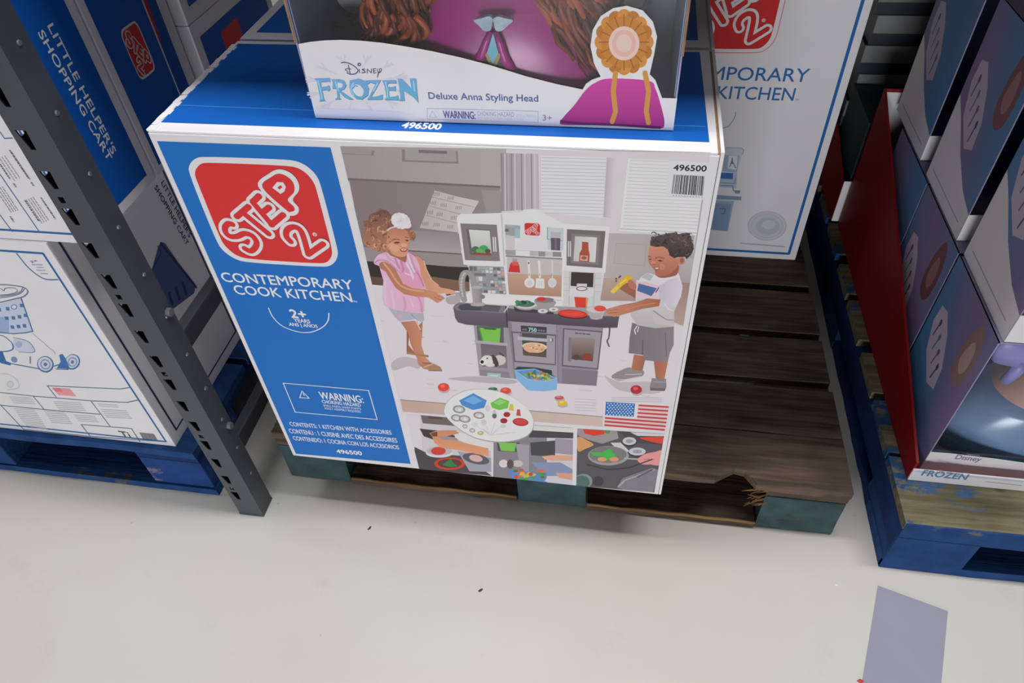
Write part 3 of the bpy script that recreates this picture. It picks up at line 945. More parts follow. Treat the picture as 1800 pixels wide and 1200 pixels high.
# right wall cabinet
a.poly(K1((1240, 253), (1646, 275), (1612, 664), (1235, 636)), (112, 104, 104)); a.poly(K1((1290, 300), (1590, 318), (1570, 630), (1280, 608)), (128, 120, 119))
a.poly(K1((1325, 328), (1556, 340), (1540, 602), (1308, 590)), grad=((190, 188, 185), (208, 206, 203), 'u'))
a.poly(K1((1400, 385), (1465, 392), (1468, 470), (1480, 520), (1474, 600), (1366, 594), (1372, 510), (1396, 465)), (162, 78, 56)); a.poly(K1((1384, 528), (1462, 534), (1458, 590), (1374, 584)), (200, 160, 146)); a.ell(790 + 1420 / 6, 360 + 556 / 6, 5, 3, (160, 90, 74))
for x in (1256, 1276): a.stroke(K1((x, 384), (x, 540)), 2, (206, 204, 206))
# coffee tower
a.poly(K1((1205, 690), (1605, 715), (1592, 1085), (1200, 1062)), (200, 197, 198))
a.stroke(K1((1270, 700), (1262, 1060)), 1.2, (172, 168, 170)); a.stroke(K1((1535, 720), (1520, 1070)), 1.2, (172, 168, 170))
for y in (760, 830, 900): a.stroke(K1((1205, y), (1265, y + 3)), .9, (180, 176, 178)); a.stroke(K1((1535, y + 10), (1598, y + 14)), .9, (180, 176, 178))
a.poly(K1((1285, 704), (1522, 716), (1515, 866), (1278, 852)), (58, 52, 52))
a.poly(K1((1345, 826), (1452, 828), (1446, 900), (1340, 896)), (196, 194, 198)); a.poly(K1((1268, 878), (1528, 884), (1520, 965), (1262, 958)), (206, 203, 207))
a.ell(790 + 1396 / 6, 360 + 880 / 6, 10, 4.2, (120, 60, 60)); a.ell(790 + 1396 / 6, 360 + 880 / 6, 8.2, 3, (206, 203, 207))
a.poly(K1((1318, 968), (1458, 975), (1440, 1100), (1332, 1094)), (206, 62, 42)); a.poly(K1((1440, 975), (1465, 976), (1452, 1080), (1438, 1080)), (200, 150, 110))
# counter, sink, cabinets
a.poly(K2((610, 98), (1200, 110), (1640, 130), (1800, 200), (1790, 230), (1150, 190), (612, 150)), (154, 150, 156))
a.poly(K2((612, 125), (1150, 188), (1790, 215), (1772, 332), (1600, 334), (610, 265)), grad=((76, 70, 82), (92, 86, 98), 'v'))
a.poly(K2((255, 300), (640, 300), (700, 872), (318, 840)), (150, 144, 153))
a.poly(K2((290, 315), (570, 325), (575, 492), (300, 470)), (92, 90, 97)); a.poly(K2((300, 332), (540, 340), (530, 488), (350, 476)), (118, 186, 78)); a.poly(K2((360, 334), (500, 340), (490, 356), (372, 350)), (60, 96, 66)); a.poly(K2((300, 332), (320, 335), (362, 476), (345, 474)), (86, 140, 60))
a.poly(K2((262, 462), (612, 498), (612, 528), (270, 492)), (170, 163, 170)); a.poly(K2((330, 500), (600, 525), (612, 762), (345, 742)), grad=((126, 119, 127), (104, 99, 107), 'v'))
a.ell(790 + 400 / 6, 520 + 675 / 6, 11, 8.5, (214, 207, 204)); a.ell(790 + 530 / 6, 520 + 675 / 6, 11, 9, (196, 188, 188)); a.ell(790 + 355 / 6, 520 + 695 / 6, 6, 5.5, (220, 214, 212))
a.poly(K2((445, 625), (490, 640), (520, 720), (480, 740)), (78, 62, 62), smooth=True); a.ell(790 + 345 / 6, 520 + 693 / 6, 3, 3, (34, 30, 34)); a.ell(790 + 400 / 6, 520 + 655 / 6, 1.4, 1.4, (50, 44, 44)); a.stroke(K2((530, 600), (570, 630)), 3, (74, 62, 64)); a.ell(790 + 430 / 6, 520 + 725 / 6, 8, 3.6, (206, 200, 198))
a.poly(K2((320, 775), (625, 795), (640, 865), (328, 832)), (132, 128, 134)); a.poly(K2((400, 808), (542, 818), (540, 862), (398, 848)), (148, 186, 190)); a.stroke(K2((430, 834), (510, 840)), 2, (210, 226, 226))
a.poly(K2((615, 262), (1132, 300), (1140, 905), (690, 872)), (151, 145, 153)); a.poly(K2((615, 262), (655, 270), (700, 870), (688, 872)), (128, 122, 130))
a.poly(K2((752, 308), (1026, 325), (1026, 388), (756, 372)), (62, 62, 68)); sv = a.clip; a.clip = None
a.text('750', (790 + 835 / 6, 520 + 370 / 6), (790 + 920 / 6, 520 + 376 / 6), (790 + 918 / 6, 520 + 338 / 6), (160, 214, 218), .02); a.clip = sv
for x in (780, 805, 945, 970, 995): a.ell(790 + x / 6, 520 + 350 / 6 + (x - 780) / 90, 1.8, 1.6, (120, 120, 128))
a.poly(K2((655, 370), (1126, 405), (1122, 728), (682, 692)), (92, 87, 94)); a.poly(K2((668, 385), (1116, 418), (1112, 715), (694, 680)), (155, 149, 157))
a.poly(K2((762, 392), (1028, 410), (1022, 645), (778, 622)), (76, 75, 77)); a.poly(K2((720, 425), (1034, 448), (1034, 482), (722, 458)), (178, 172, 180)); a.poly(K2((740, 400), (765, 402), (770, 425), (742, 425)), (120, 114, 122))
a.ell(790 + 900 / 6, 520 + 530 / 6, 22, 7, (226, 196, 160), rot=4); a.ell(790 + 895 / 6, 520 + 548 / 6, 19, 8.5, (214, 166, 136), rot=4)
for k in range(9): a.ell(790 + rn.uniform(810, 980) / 6, 520 + rn.uniform(515, 570) / 6, 2, 1.3, rn.choice(((190, 90, 74), (236, 206, 170), (160, 120, 80))))
a.poly(K2((780, 590), (1022, 600), (1020, 640), (782, 620)), (92, 80, 66)); a.ell(790 + 1075 / 6, 520 + 462 / 6, 4, 4, (122, 116, 124)); a.ell(790 + 1068 / 6, 520 + 460 / 6, 2, 3, (196, 190, 196))
a.poly(K2((1130, 300), (1622, 332), (1560, 805), (1552, 945), (1140, 918)), (140, 133, 143)); a.stroke(K2((1132, 305), (1150, 900)), 1.4, (122, 116, 124))
a.poly(K2((1198, 335), (1616, 368), (1570, 772), (1186, 738)), (96, 90, 98)); a.poly(K2((1212, 350), (1602, 380), (1558, 758), (1200, 724)), (152, 144, 154))
a.poly(K2((1292, 428), (1538, 445), (1512, 685), (1286, 662)), grad=((84, 66, 64), (146, 132, 128), 'v')); a.ell(790 + 1455 / 6, 520 + 640 / 6, 8.5, 6.5, (140, 62, 52)); a.ell(790 + 1340 / 6, 520 + 645 / 6, 7, 4.5, (80, 66, 60))
a.poly(K2((1258, 432), (1290, 435), (1284, 690), (1250, 680)), (120, 114, 124)); a.stroke(K2((1330, 388), (1480, 402)), 2.6, (80, 74, 82)); 
for x in (1365, 1400, 1440): a.stroke(K2((x, 380), (x, 412)), 1.2, (152, 144, 154))
a.poly(K2((1190, 762), (1568, 790), (1550, 945), (1186, 920)), (124, 116, 128))
a.poly(K2((40, 118), (60, 88), (110, 66), (240, 80), (600, 105), (612, 330), (560, 330), (180, 300), (90, 275), (62, 230)), grad=((88, 82, 93), (104, 98, 108), 'v'))
a.poly(K2((42, 112), (60, 88), (110, 64), (240, 78), (600, 103), (602, 180), (330, 165), (80, 148)), (122, 115, 125)); a.poly(K2((92, 118), (110, 90), (180, 80), (540, 105), (520, 165), (330, 152), (120, 148)), (74, 72, 82)); a.poly(K2((330, 100), (540, 112), (520, 165), (335, 150)), (92, 88, 100)); a.stroke(K2((598, 110), (612, 330)), 2.6, (64, 60, 70))
a.stroke(K2((580, 165), (625, 100)), 1.6, (206, 204, 206))
# tap
a.stroke(K1((155, 1000), (138, 900), (132, 800), (152, 725), (195, 708), (235, 745), (262, 850), (280, 940)), 10.5, (150, 146, 147), smooth=True); a.stroke(K1((142, 960), (126, 860), (134, 770), (165, 712)), 3.4, (184, 180, 181), smooth=True)
for k in range(7): a.stroke(K1((108, 950 - k * 32), (170, 940 - k * 32)), .8, (128, 124, 126), cap=False)
a.poly(K1((232, 860), (345, 868), (345, 1045), (250, 1040)), grad=((164, 158, 160), (134, 129, 132), 'u')); a.ell(790 + 350 / 6, 360 + 965 / 6, 4.5, 3.6, (130, 125, 128)); a.ell(790 + 295 / 6, 360 + 862 / 6, 9.5, 3, (174, 169, 170)); a.ell(790 + 300 / 6, 360 + 1045 / 6, 13, 3.4, (168, 162, 166))
# pans on the hob
a.poly(K2((680, 110), (900, 140), (1100, 170), (1100, 190), (690, 160)), (62, 58, 66)); a.ell(790 + 800 / 6, 520 + 100 / 6, 19, 8, (150, 148, 148), rot=3); a.ell(790 + 800 / 6, 520 + 90 / 6, 19, 7, (196, 194, 194), rot=3); a.ell(790 + 797 / 6, 520 + 80 / 6, 16, 5.6, (92, 104, 98), rot=3)
for k in range(16): a.ell(790 + rn.uniform(710, 890) / 6, 520 + rn.uniform(50, 92) / 6, 3.2, 2.2, rn.choice(((34, 92, 70), (44, 112, 84), (30, 72, 56), (64, 132, 100))))
a.poly(K2((905, 40), (1112, 50), (1100, 105), (1050, 138), (960, 135), (925, 100)), (156, 148, 147), smooth=True); a.ell(790 + 1005 / 6, 520 + 40 / 6, 17.5, 4.5, (126, 118, 118)); a.ell(790 + 970 / 6, 520 + 28 / 6, 8, 3.4, (196, 52, 50)); a.stroke(K2((1100, 40), (1180, 45)), 2.4, (196, 192, 192))
for x, y in ((985, 158), (1100, 142)): a.ell(790 + x / 6, 520 + y / 6, 9.5, 4.6, (120, 116, 120)); a.ell(790 + x / 6, 520 + (y - 3) / 6, 8.5, 3.8, (206, 203, 206)); a.ell(790 + x / 6, 520 + (y - 3) / 6, 3, 1.5, (146, 142, 146))
a.ell(790 + 1300 / 6, 520 + 195 / 6, 26, 7, (50, 42, 50), rot=4); a.ell(790 + 1300 / 6, 520 + 183 / 6, 26, 7, (206, 56, 46), rot=4); a.ell(790 + 1300 / 6, 520 + 181 / 6, 20, 4.5, (220, 74, 62), rot=4)
a.poly(K2((1448, 130), (1640, 150), (1610, 235), (1550, 248), (1490, 238)), (182, 175, 177)); 
for k in range(9): a.stroke(K2((1465 + k * 18, 150 + k * 2), (1500 + k * 11, 232)), .7, (150, 143, 148), cap=False)
a.ell(790 + 1545 / 6, 520 + 140 / 6, 17, 5.5, (196, 190, 192), rot=4); a.ell(790 + 1588 / 6, 520 + 130 / 6, 10.5, 5, (216, 76, 62), rot=4)
a.stroke(K2((1690, 335), (1688, 380), (1680, 440), (1664, 475), (1685, 530)), 2.6, (86, 80, 88), smooth=True); a.poly(K2((1655, 480), (1672, 475), (1695, 540)), (98, 92, 98))
# blue tub of play food
a.poly(K2((690, 770), (720, 742), (900, 750), (1080, 780), (1085, 830), (1120, 850), (900, 840)), (44, 62, 60))
a.poly(K2((685, 775), (900, 762), (1140, 862), (1132, 985), (1000, 1002), (830, 994), (705, 870)), (126, 171, 222))
a.poly(K2((705, 790), (900, 770), (1118, 866), (1000, 890), (830, 870)), (98, 140, 186))
for k in range(70):
    x, y = rn.uniform(780, 1090), rn.uniform(780, 890)
    if inside((x, y), [(790, 830), (880, 778), (1000, 800), (1095, 862), (1040, 892), (880, 870)]):
        a.ell(790 + x / 6, 520 + y / 6, rn.uniform(2, 4), rn.uniform(1.2, 2.6), rn.choice(((110, 170, 90), (86, 150, 80), (150, 180, 80), (196, 150, 70), (190, 120, 70), (140, 80, 60), (170, 190, 120), (60, 120, 70))), rot=rn.uniform(0, 180))
a.stroke(K2((700, 790), (830, 880), (1000, 900), (1128, 866)), 1.6, (150, 188, 232))
# food on the rug
for (z_, cx, cy, rx, ry, c_) in ((Q1, 490, 218, 55, 40, (218, 70, 50)), (Q1, 962, 236, 45, 18, (52, 104, 80)), (Q1, 1085, 252, 52, 32, (214, 74, 52)), (Q2, 290, 210, 45, 20, (186, 84, 92)), (Q2, 318, 262, 48, 26, (218, 178, 62)), (Q2, 1028, 132, 55, 42, (170, 44, 52))):
    (x, y), = z_((cx, cy)); a.ell(x + 1, y + 3, rx / 5.2, ry / 5.2, (176, 166, 170)); a.ell(x, y, rx / 5.456, ry / 5.456, c_); a.ell(x - 1.5, y - 2, rx / 13, ry / 14, tuple(min(255, v + 40) for v in c_))
for z_, x0, y0, n_ in ((Q2, 470, 135, 1), (Q2, 430, 222, 5), (Q2, 790, 205, 3)):
    for k in range(n_): a.stroke(z_((x0 + rn.uniform(0, 15), y0 + k * (27 if n_ == 5 else 18)), (x0 + (130 if n_ == 1 else 210 if n_ == 5 else 480), y0 + 8 + k * (27 if n_ == 5 else 18))), 1.1, (168, 160, 164))
# ---- girl with curly hair
sk, sk2, sk3 = (198, 138, 108), (170, 112, 90), (218, 160, 132)
a.poly(P3((455, 560), (480, 600), (470, 700), (520, 760), (640, 790), (640, 805), (455, 775)), (150, 100, 80))
a.poly(P3((555, 535), (590, 500), (585, 640), (560, 780), (530, 700)), sk2)
a.poly(P3((400, 500), (470, 490), (545, 500), (582, 610), (580, 700), (612, 800), (655, 845), (620, 880), (555, 845), (525, 775), (488, 690), (470, 600)), grad=(sk2, sk, 'u'))
a.poly(P3((455, 752), (520, 770), (640, 785), (632, 800), (520, 785), (455, 775)), (156, 120, 94)); a.poly(P3((545, 840), (590, 860), (660, 845), (740, 885), (756, 915), (690, 922), (600, 900), (560, 870)), (168, 124, 96)); a.stroke(P3((590, 850), (660, 858)), 2.2, (120, 88, 66)); a.stroke(P3((600, 888), (680, 856)), 2, (206, 170, 140)); a.stroke(P3((640, 915), (752, 918)), 2, (132, 98, 74))
a.poly(G2((345, 830), (450, 880), (690, 925), (895, 930), (908, 1045), (870, 1075), (790, 1040), (700, 1060), (545, 1075), (470, 1010)), (170, 169, 184)); a.stroke(G2((545, 1068), (700, 1055), (780, 1035)), 2, (206, 204, 214)); a.poly(G2((705, 940), (745, 990), (830, 1060), (800, 1045), (715, 970)), (120, 116, 134)); a.stroke(G2((780, 1060), (850, 1190)), 1.8, (214, 196, 190))
a.poly(G2((505, 960), (560, 950), (580, 1020), (520, 1030)), (200, 160, 186))
a.poly(G2((745, 75), (820, 80), (885, 140), (935, 280), (1020, 450), (1160, 555), (1290, 578), (1372, 605), (1372, 672), (1295, 682), (1230, 640), (1150, 652), (1020, 620), (930, 570), (890, 470), (840, 330), (810, 200)), grad=(sk, sk3, 'u'))
a.stroke(G2((900, 150), (940, 280), (1020, 440), (1120, 520)), 1.8, (226, 178, 150)); a.poly(G2((1225, 655), (1300, 650), (1330, 670), (1260, 690)), (120, 72, 62))
dress = G2((145, 178), (165, 120), (210, 62), (330, 18), (420, 60), (560, 150), (630, 178), (655, 20), (740, 62), (800, 130), (848, 260), (850, 340), (908, 490), (935, 570), (905, 700), (912, 900), (880, 945), (690, 928), (450, 888), (300, 826), (278, 700), (292, 450), (262, 350), (230, 230), (160, 205))
a.poly(dress, grad=((222, 174, 202), (216, 166, 192), 'u'))
a.poly(G2((540, 160), (640, 190), (800, 260), (850, 350), (910, 560), (720, 560), (600, 500), (520, 330)), (212, 150, 178))
for (p, w_, c_) in (([(470, 110), (500, 200), (530, 260)], 4, (188, 134, 164)), ([(560, 160), (590, 260), (580, 320)], 3.5, (190, 130, 162)), ([(640, 190), (700, 300), (740, 400)], 4, (232, 198, 218)), ([(700, 70), (740, 200), (780, 300)], 3.5, (196, 146, 176)), ([(660, 60), (700, 190), (760, 320)], 2.5, (236, 206, 224)), ([(620, 340), (720, 380), (740, 430)], 2.5, (236, 200, 218)), ([(800, 320), (860, 430), (900, 540)], 3, (186, 126, 156)), ([(330, 40), (380, 120), (470, 180)], 3, (200, 152, 182)), ([(330, 420), (310, 600), (330, 780)], 4, (226, 186, 208)), ([(600, 700), (620, 820), (610, 900)], 4, (204, 150, 180)), ([(820, 700), (860, 800), (870, 920)], 4, (202, 142, 170)), ([(420, 600), (440, 760), (450, 860)], 4, (226, 184, 206)), ([(700, 720), (740, 850)], 3, (228, 184, 206))):
    a.stroke(G2(*p), w_, c_, smooth=True)
a.stroke(G2((160, 185), (230, 140), (330, 150), (440, 230), (520, 320)), 2.4, (190, 138, 166), smooth=True)
a.poly(G2((225, 200), (260, 170), (320, 165), (395, 205), (470, 275), (525, 370), (590, 495), (720, 560), (900, 580), (1050, 618), (1190, 688), (1218, 720), (1160, 762), (1102, 788), (1035, 742), (960, 702), (780, 692), (600, 652), (480, 562), (400, 442), (330, 320), (245, 265)), grad=(sk2, sk, 'u'))
a.stroke(G2((300, 190), (390, 300), (470, 430), (560, 530), (720, 590), (900, 610)), 3.6, (210, 152, 122), smooth=True)
a.stroke(G2((1060, 700), (1160, 740)), 1.4, (150, 96, 76)); a.stroke(G2((1100, 680), (1200, 716)), 1.2, (160, 104, 84))
a.poly(G2((1235, 720), (1330, 655), (1440, 645), (1445, 770), (1340, 805), (1260, 790)), (166, 161, 163), smooth=True); a.stroke(G2((1230, 690), (1370, 660)), 2, (206, 202, 204))
# head
hair = G1((100, 350), (88, 260), (150, 225), (170, 150), (270, 112), (340, 75), (430, 88), (490, 150), (560, 210), (700, 300), (790, 350), (850, 430), (862, 495), (800, 530), (700, 500), (480, 400), (440, 560), (440, 690), (330, 700), (170, 640), (85, 570), (78, 450))
a.poly(hair, grad=((172, 122, 98), (112, 74, 66), 'v'), smooth=True)
hp = [((x - 630) * 8.571, (y - 360) * 8.571) for x, y in hair]
for k in range(150):
    x, y = rn.uniform(80, 860), rn.uniform(70, 700)
    if not inside((x, y), hp): continue
    t0 = rn.uniform(0, 6.28); r_ = rn.uniform(14, 34)
    dk = [(88, 56, 50), (104, 68, 56), (142, 98, 78), (176, 128, 98)] if y < 350 else [(120, 78, 60), (158, 108, 80), (196, 146, 110), (210, 164, 128)]
    a.stroke(G1(*[(x + r_ * math.cos(t0 + q * .8), y + r_ * math.sin(t0 + q * .8)) for q in range(4)]), rn.uniform(.9, 1.9), rn.choice(dk), smooth=True)
a.poly(G1((430, 470), (460, 400), (550, 345), (690, 362), (760, 425), (778, 520), (760, 610), (745, 700), (715, 765), (640, 785), (560, 765), (485, 725), (432, 640)), grad=((206, 150, 120), (182, 120, 94), 'v'), smooth=True)
a.poly(G1((440, 650), (520, 740), (640, 780), (720, 770), (725, 830), (690, 860), (600, 800), (470, 745)), (160, 104, 82), smooth=True)
a.poly(G1((470, 560), (560, 590), (640, 640), (600, 700), (520, 690), (450, 620)), (214, 156, 126), smooth=True)
a.stroke(G1((505, 530), (560, 512), (622, 520)), 1.5, (120, 78, 60), smooth=True); a.stroke(G1((705, 480), (760, 490)), 1.4, (120, 78, 60))
a.poly(G1((530, 562), (580, 548), (635, 556), (600, 576), (550, 575)), (96, 58, 48)); a.poly(G1((700, 528), (730, 518), (765, 528), (740, 545)), (92, 56, 48)); a.stroke(G1((520, 590), (600, 592)), 1, (170, 114, 92))
a.poly(G1((640, 590), (690, 570), (735, 600), (730, 640), (690, 640), (655, 620)), (218, 158, 134), smooth=True); a.stroke(G1((660, 640), (735, 632)), 1.2, (160, 102, 84))
a.poly(G1((620, 655), (680, 668), (745, 655), (715, 700), (650, 695)), (160, 70, 70), smooth=True); a.poly(G1((640, 664), (690, 672), (730, 662), (710, 682), (660, 682)), (226, 214, 208))
for k in range(26):
    x, y = rn.choice(((rn.uniform(380, 480), rn.uniform(400, 700)), (rn.uniform(765, 855), rn.uniform(380, 520))))
    t0 = rn.uniform(0, 6.28); r_ = rn.uniform(12, 26)
    a.stroke(G1(*[(x + r_ * math.cos(t0 + q * .8), y + r_ * math.sin(t0 + q * .8)) for q in range(4)]), rn.uniform(.9, 1.7), rn.choice(((150, 102, 74), (184, 134, 100), (116, 76, 58))), smooth=True)
a.stroke(G1((440, 380), (500, 340), (600, 320)), 3, (206, 190, 196), smooth=True)
for k in range(14):
    t0 = k * .449; a.ell(630 + (640 + 105 * math.cos(t0)) / 8.571, 360 + (235 + 85 * math.sin(t0) + 18 * math.cos(t0)) / 8.571, 5.2, 4.6, ((222, 214, 230), (210, 202, 220), (230, 224, 236))[k % 3])
a.ell(630 + 620 / 8.571, 360 + 225 / 8.571, 11.5, 9.5, (220, 212, 228)); a.ell(630 + 740 / 8.571, 360 + 300 / 8.571, 7, 6, (216, 208, 226))
for k in range(10): t0 = k * .63; a.stroke(G1((640, 235), (640 + 70 * math.cos(t0), 240 + 60 * math.sin(t0))), .8, (198, 190, 210))
# ---- boy in striped shirt
bs, bs2 = (180, 116, 92), (150, 94, 76)
a.poly(P4((1125, 780), (1228, 795), (1195, 925), (1100, 920)), grad=((176, 112, 88), (156, 98, 80), 'u')); a.poly(P4((1292, 835), (1412, 838), (1380, 995), (1310, 992)), grad=((160, 100, 80), (178, 114, 90), 'u'))
a.poly(P4((938, 958), (1000, 920), (1085, 888), (1130, 910), (1205, 918), (1195, 962), (1100, 985), (1000, 1000), (950, 985)), (138, 133, 136), smooth=True); a.stroke(P4((1050, 950), (1190, 945)), 2, (190, 186, 190)); a.stroke(P4((950, 985), (1050, 992), (1180, 965)), 1.8, (196, 192, 194))
a.poly(P4((1278, 980), (1395, 985), (1400, 1050), (1385, 1085), (1265, 1082), (1258, 1050)), (132, 126, 127)); a.poly(P4((1262, 1060), (1392, 1066), (1385, 1088), (1262, 1084)), (104, 100, 102)); a.stroke(P4((1290, 1010), (1390, 1015)), 2, (168, 163, 166))
a.poly(P4((1110, 510), (1160, 530), (1462, 545), (1460, 700), (1430, 760), (1410, 840), (1310, 838), (1215, 828), (1200, 785), (1080, 768), (1088, 640)), grad=((118, 109, 117), (134, 125, 132), 'u')); a.stroke(P4((1200, 660), (1195, 780)), 1.8, (92, 84, 92)); a.stroke(P4((1390, 600), (1400, 800)), 1.4, (104, 96, 104)); a.stroke(P4((1150, 540), (1130, 575), (1140, 610)), 1.8, (222, 219, 222)); a.stroke(P4((1165, 545), (1155, 590)), 1.5, (222, 219, 222))
a.poly(P4((1145, 185), (1145, 310), (1060, 262), (1000, 225), (1040, 175)), bs2)
shirt = P4((1180, 130), (1240, 90), (1330, 118), (1420, 110), (1500, 92), (1535, 200), (1520, 290), (1490, 360), (1465, 420), (1462, 545), (1300, 558), (1150, 532), (1092, 445), (1138, 330), (1142, 210))
a.poly(shirt, grad=((178, 174, 176), (214, 208, 218), 'v'))
a.poly(P4((1142, 172), (1220, 165), (1345, 205), (1300, 305), (1142, 285)), (228, 182, 190)); a.poly(P4((1165, 180), (1320, 222), (1272, 288), (1152, 242)), (74, 104, 152)); a.stroke(P4((1310, 255), (1345, 200)), 1.8, (66, 60, 84))
a.poly(P4((1185, 130), (1240, 92), (1290, 115), (1260, 160)), (176, 176, 178))
a.poly(P4((1270, 400), (1380, 450), (1460, 420), (1460, 545), (1300, 520)), (190, 184, 186)); a.stroke(P4((1290, 410), (1390, 480), (1455, 490)), 2.6, (146, 140, 146), smooth=True); a.stroke(P4((1380, 350), (1420, 400), (1460, 410)), 2, (214, 210, 216))
a.poly(P4((1335, 205), (1420, 150), (1500, 130), (1535, 215), (1522, 290), (1480, 378), (1410, 350), (1340, 312)), grad=((186, 180, 192), (206, 200, 210), 'u'))
a.poly(P4((1350, 318), (1335, 372), (1200, 392), (1040, 440), (960, 462), (905, 448), (888, 425), (905, 395), (1000, 368), (1130, 345), (1235, 308)), grad=((196, 132, 106), (164, 100, 78), 'u')); a.stroke(P4((905, 430), (980, 425)), 1.4, (140, 86, 70)); a.stroke(P4((900, 412), (985, 400)), 1.2, (150, 92, 74))
a.stroke(P4((1050, 400), (1180, 365), (1300, 345)), 2.4, (192, 128, 102), smooth=True)
# corn in his raised hand
a.stroke(P4((950, 248), (1000, 200), (1075, 132)), 9, (226, 178, 56)); a.stroke(P4((1030, 170), (1080, 135)), 12, (228, 170, 44)); a.stroke(P4((945, 250), (985, 215)), 6, (222, 192, 80)); a.stroke(P4((1010, 185), (1060, 145)), 3, (240, 204, 96))
for x, y in ((975, 140), (1000, 130), (975, 160), (1010, 120)): a.ell(880 + x / 4.8, 460 + y / 4.8, 1.6, 1.6, (96, 66, 62))
a.poly(P4((1075, 165), (1100, 150), (1145, 200), (1130, 240), (1085, 205)), (176, 112, 90), smooth=True)
# head
a.poly(B1((1000, 780), (1310, 640), (1310, 800), (1230, 850), (1050, 880), (950, 850)), (150, 92, 74), smooth=True)
a.poly(B1((798, 490), (806, 400), (835, 315), (1060, 320), (1170, 400), (1245, 510), (1340, 560), (1320, 660), (1240, 760), (1120, 830), (1000, 850), (930, 835), (905, 745), (855, 690), (818, 640), (792, 565)), grad=((166, 102, 82), (196, 134, 110), 'v'), smooth=True)
a.ell(1060 + 1380 / 10, 400 + 575 / 10, 6, 7, (186, 122, 98)); a.ell(1060 + 1385 / 10, 400 + 572 / 10, 3.4, 4.4, (150, 92, 74))
a.poly(B1((830, 310), (828, 240), (850, 180), (930, 145), (1080, 110), (1150, 92), (1250, 82), (1330, 110), (1400, 92), (1500, 98), (1548, 150), (1560, 240), (1595, 300), (1585, 400), (1540, 480), (1470, 552), (1440, 508), (1320, 512), (1250, 530), (1165, 480), (1155, 390), (1060, 325), (930, 335)), grad=((58, 46, 48), (92, 76, 76), 'v'))
for k in range(70):
    x, y = rn.uniform(840, 1580), rn.uniform(95, 480)
    if y > 320 and x < 1180: continue
    t0 = rn.uniform(0, 6.28); r_ = rn.uniform(18, 40)
    a.stroke(B1(*[(x + r_ * math.cos(t0 + q * .8), y + r_ * .8 * math.sin(t0 + q * .8)) for q in range(4)]), rn.uniform(1, 2), rn.choice(((46, 36, 38), (70, 56, 58), (112, 94, 92), (60, 46, 46))), smooth=True)
a.stroke(B1((918, 535), (980, 512), (1070, 535)), 1.6, (110, 66, 54), smooth=True); a.poly(B1((950, 572), (1000, 560), (1060, 580), (1010, 592)), (86, 50, 44)); a.poly(B1((800, 552), (825, 540), (860, 552), (830, 562)), (84, 48, 44)); a.stroke(B1((792, 500), (840, 505)), 1.4, (112, 68, 56))
a.poly(B1((870, 580), (920, 590), (925, 635), (880, 650), (840, 625)), (196, 130, 108), smooth=True); a.stroke(B1((865, 640), (915, 638)), 1.2, (140, 84, 68))
a.poly(B1((905, 690), (990, 688), (985, 730), (940, 762), (910, 740)), (166, 88, 90), smooth=True); a.poly(B1((915, 700), (978, 697), (972, 716), (925, 722)), (224, 206, 200)); a.poly(B1((1000, 640), (1090, 650), (1080, 720), (1010, 730)), (190, 128, 104), smooth=True)
a.build('product_picture', root)

# corner patch with number and bars
a = F(lift=420)
a.poly(P2((1325, 155), (1660, 170), (1640, 470), (1300, 450)), (208, 207, 211))
a.text('496500', (1183.5, 299), (1241, 301), (1241.5, 291), (34, 32, 38), .03)
rn = random.Random(4)
x = 0.0
while x < 1.0:
    w_ = rn.choice((.014, .022, .038, .026))
    def X(t, top): 
        return (1184.5 + 53.5 * t, 306.5 + 2.6 * t) if top else (1180.5 + 54.5 * t, 340 + 3.4 * t)
    x1 = min(1.0, x + w_)
    a.poly([X(x, 1), X(x1, 1), X(x1, 0), X(x, 0)], (36, 34, 40))
    x = x1 + rn.choice((.014, .018, .028))
for k in range(11): a.stroke([(1183 + k * 5, 343 + k * .3), (1184.5 + k * 5, 343.1 + k * .3)], 1.2, (90, 88, 94))
a.build('barcode_patch', root)

# flag
a = F(lift=420)
a.poly(Q2((715, 240), (1352, 272), (1312, 530), (705, 500)), (212, 204, 207))
for i, (y0, y1, x0, x1) in enumerate([(283, 299, 1050, 1342), (319, 336, 1046, 1336), (355, 373, 1042, 1330), (391, 410, 1038, 1324), (403, 447, 728, 1318), (437, 483, 725, 1312), (472, 518, 722, 1304)]):
    a.poly(Q2((x0, y0 - 9), (x1, y1 - 8), (x1 - 2, y1 + 9), (x0 - 1, y0 + 8)), (184, 68, 74))
    if i < 6: a.poly(Q2((x0, y0 + 9), (x1 - 2, y1 + 9), (x1 - 6, y1 + 26), (x0 - 2, y0 + 24)), (228, 186, 190))
a.poly(Q2((722, 240), (1030, 255), (1018, 402), (718, 388)), (214, 208, 214))
a.poly(Q2((737, 248), (1017, 265), (1004, 392), (729, 376)), (40, 104, 172))
for r_ in range(7):
    for c_ in range(9 if r_ % 2 == 0 else 8):
        x = 757 + c_ * 30 + (15 if r_ % 2 else 0) - r_ * 1.5; y = 264 + r_ * 17.4 + c_ * 1.7
        a.ell(930 + x / 5.456, 660 + y / 5.456, 1.25, 1.15, (206, 216, 230), n=10)
a.build('flag_print', root)

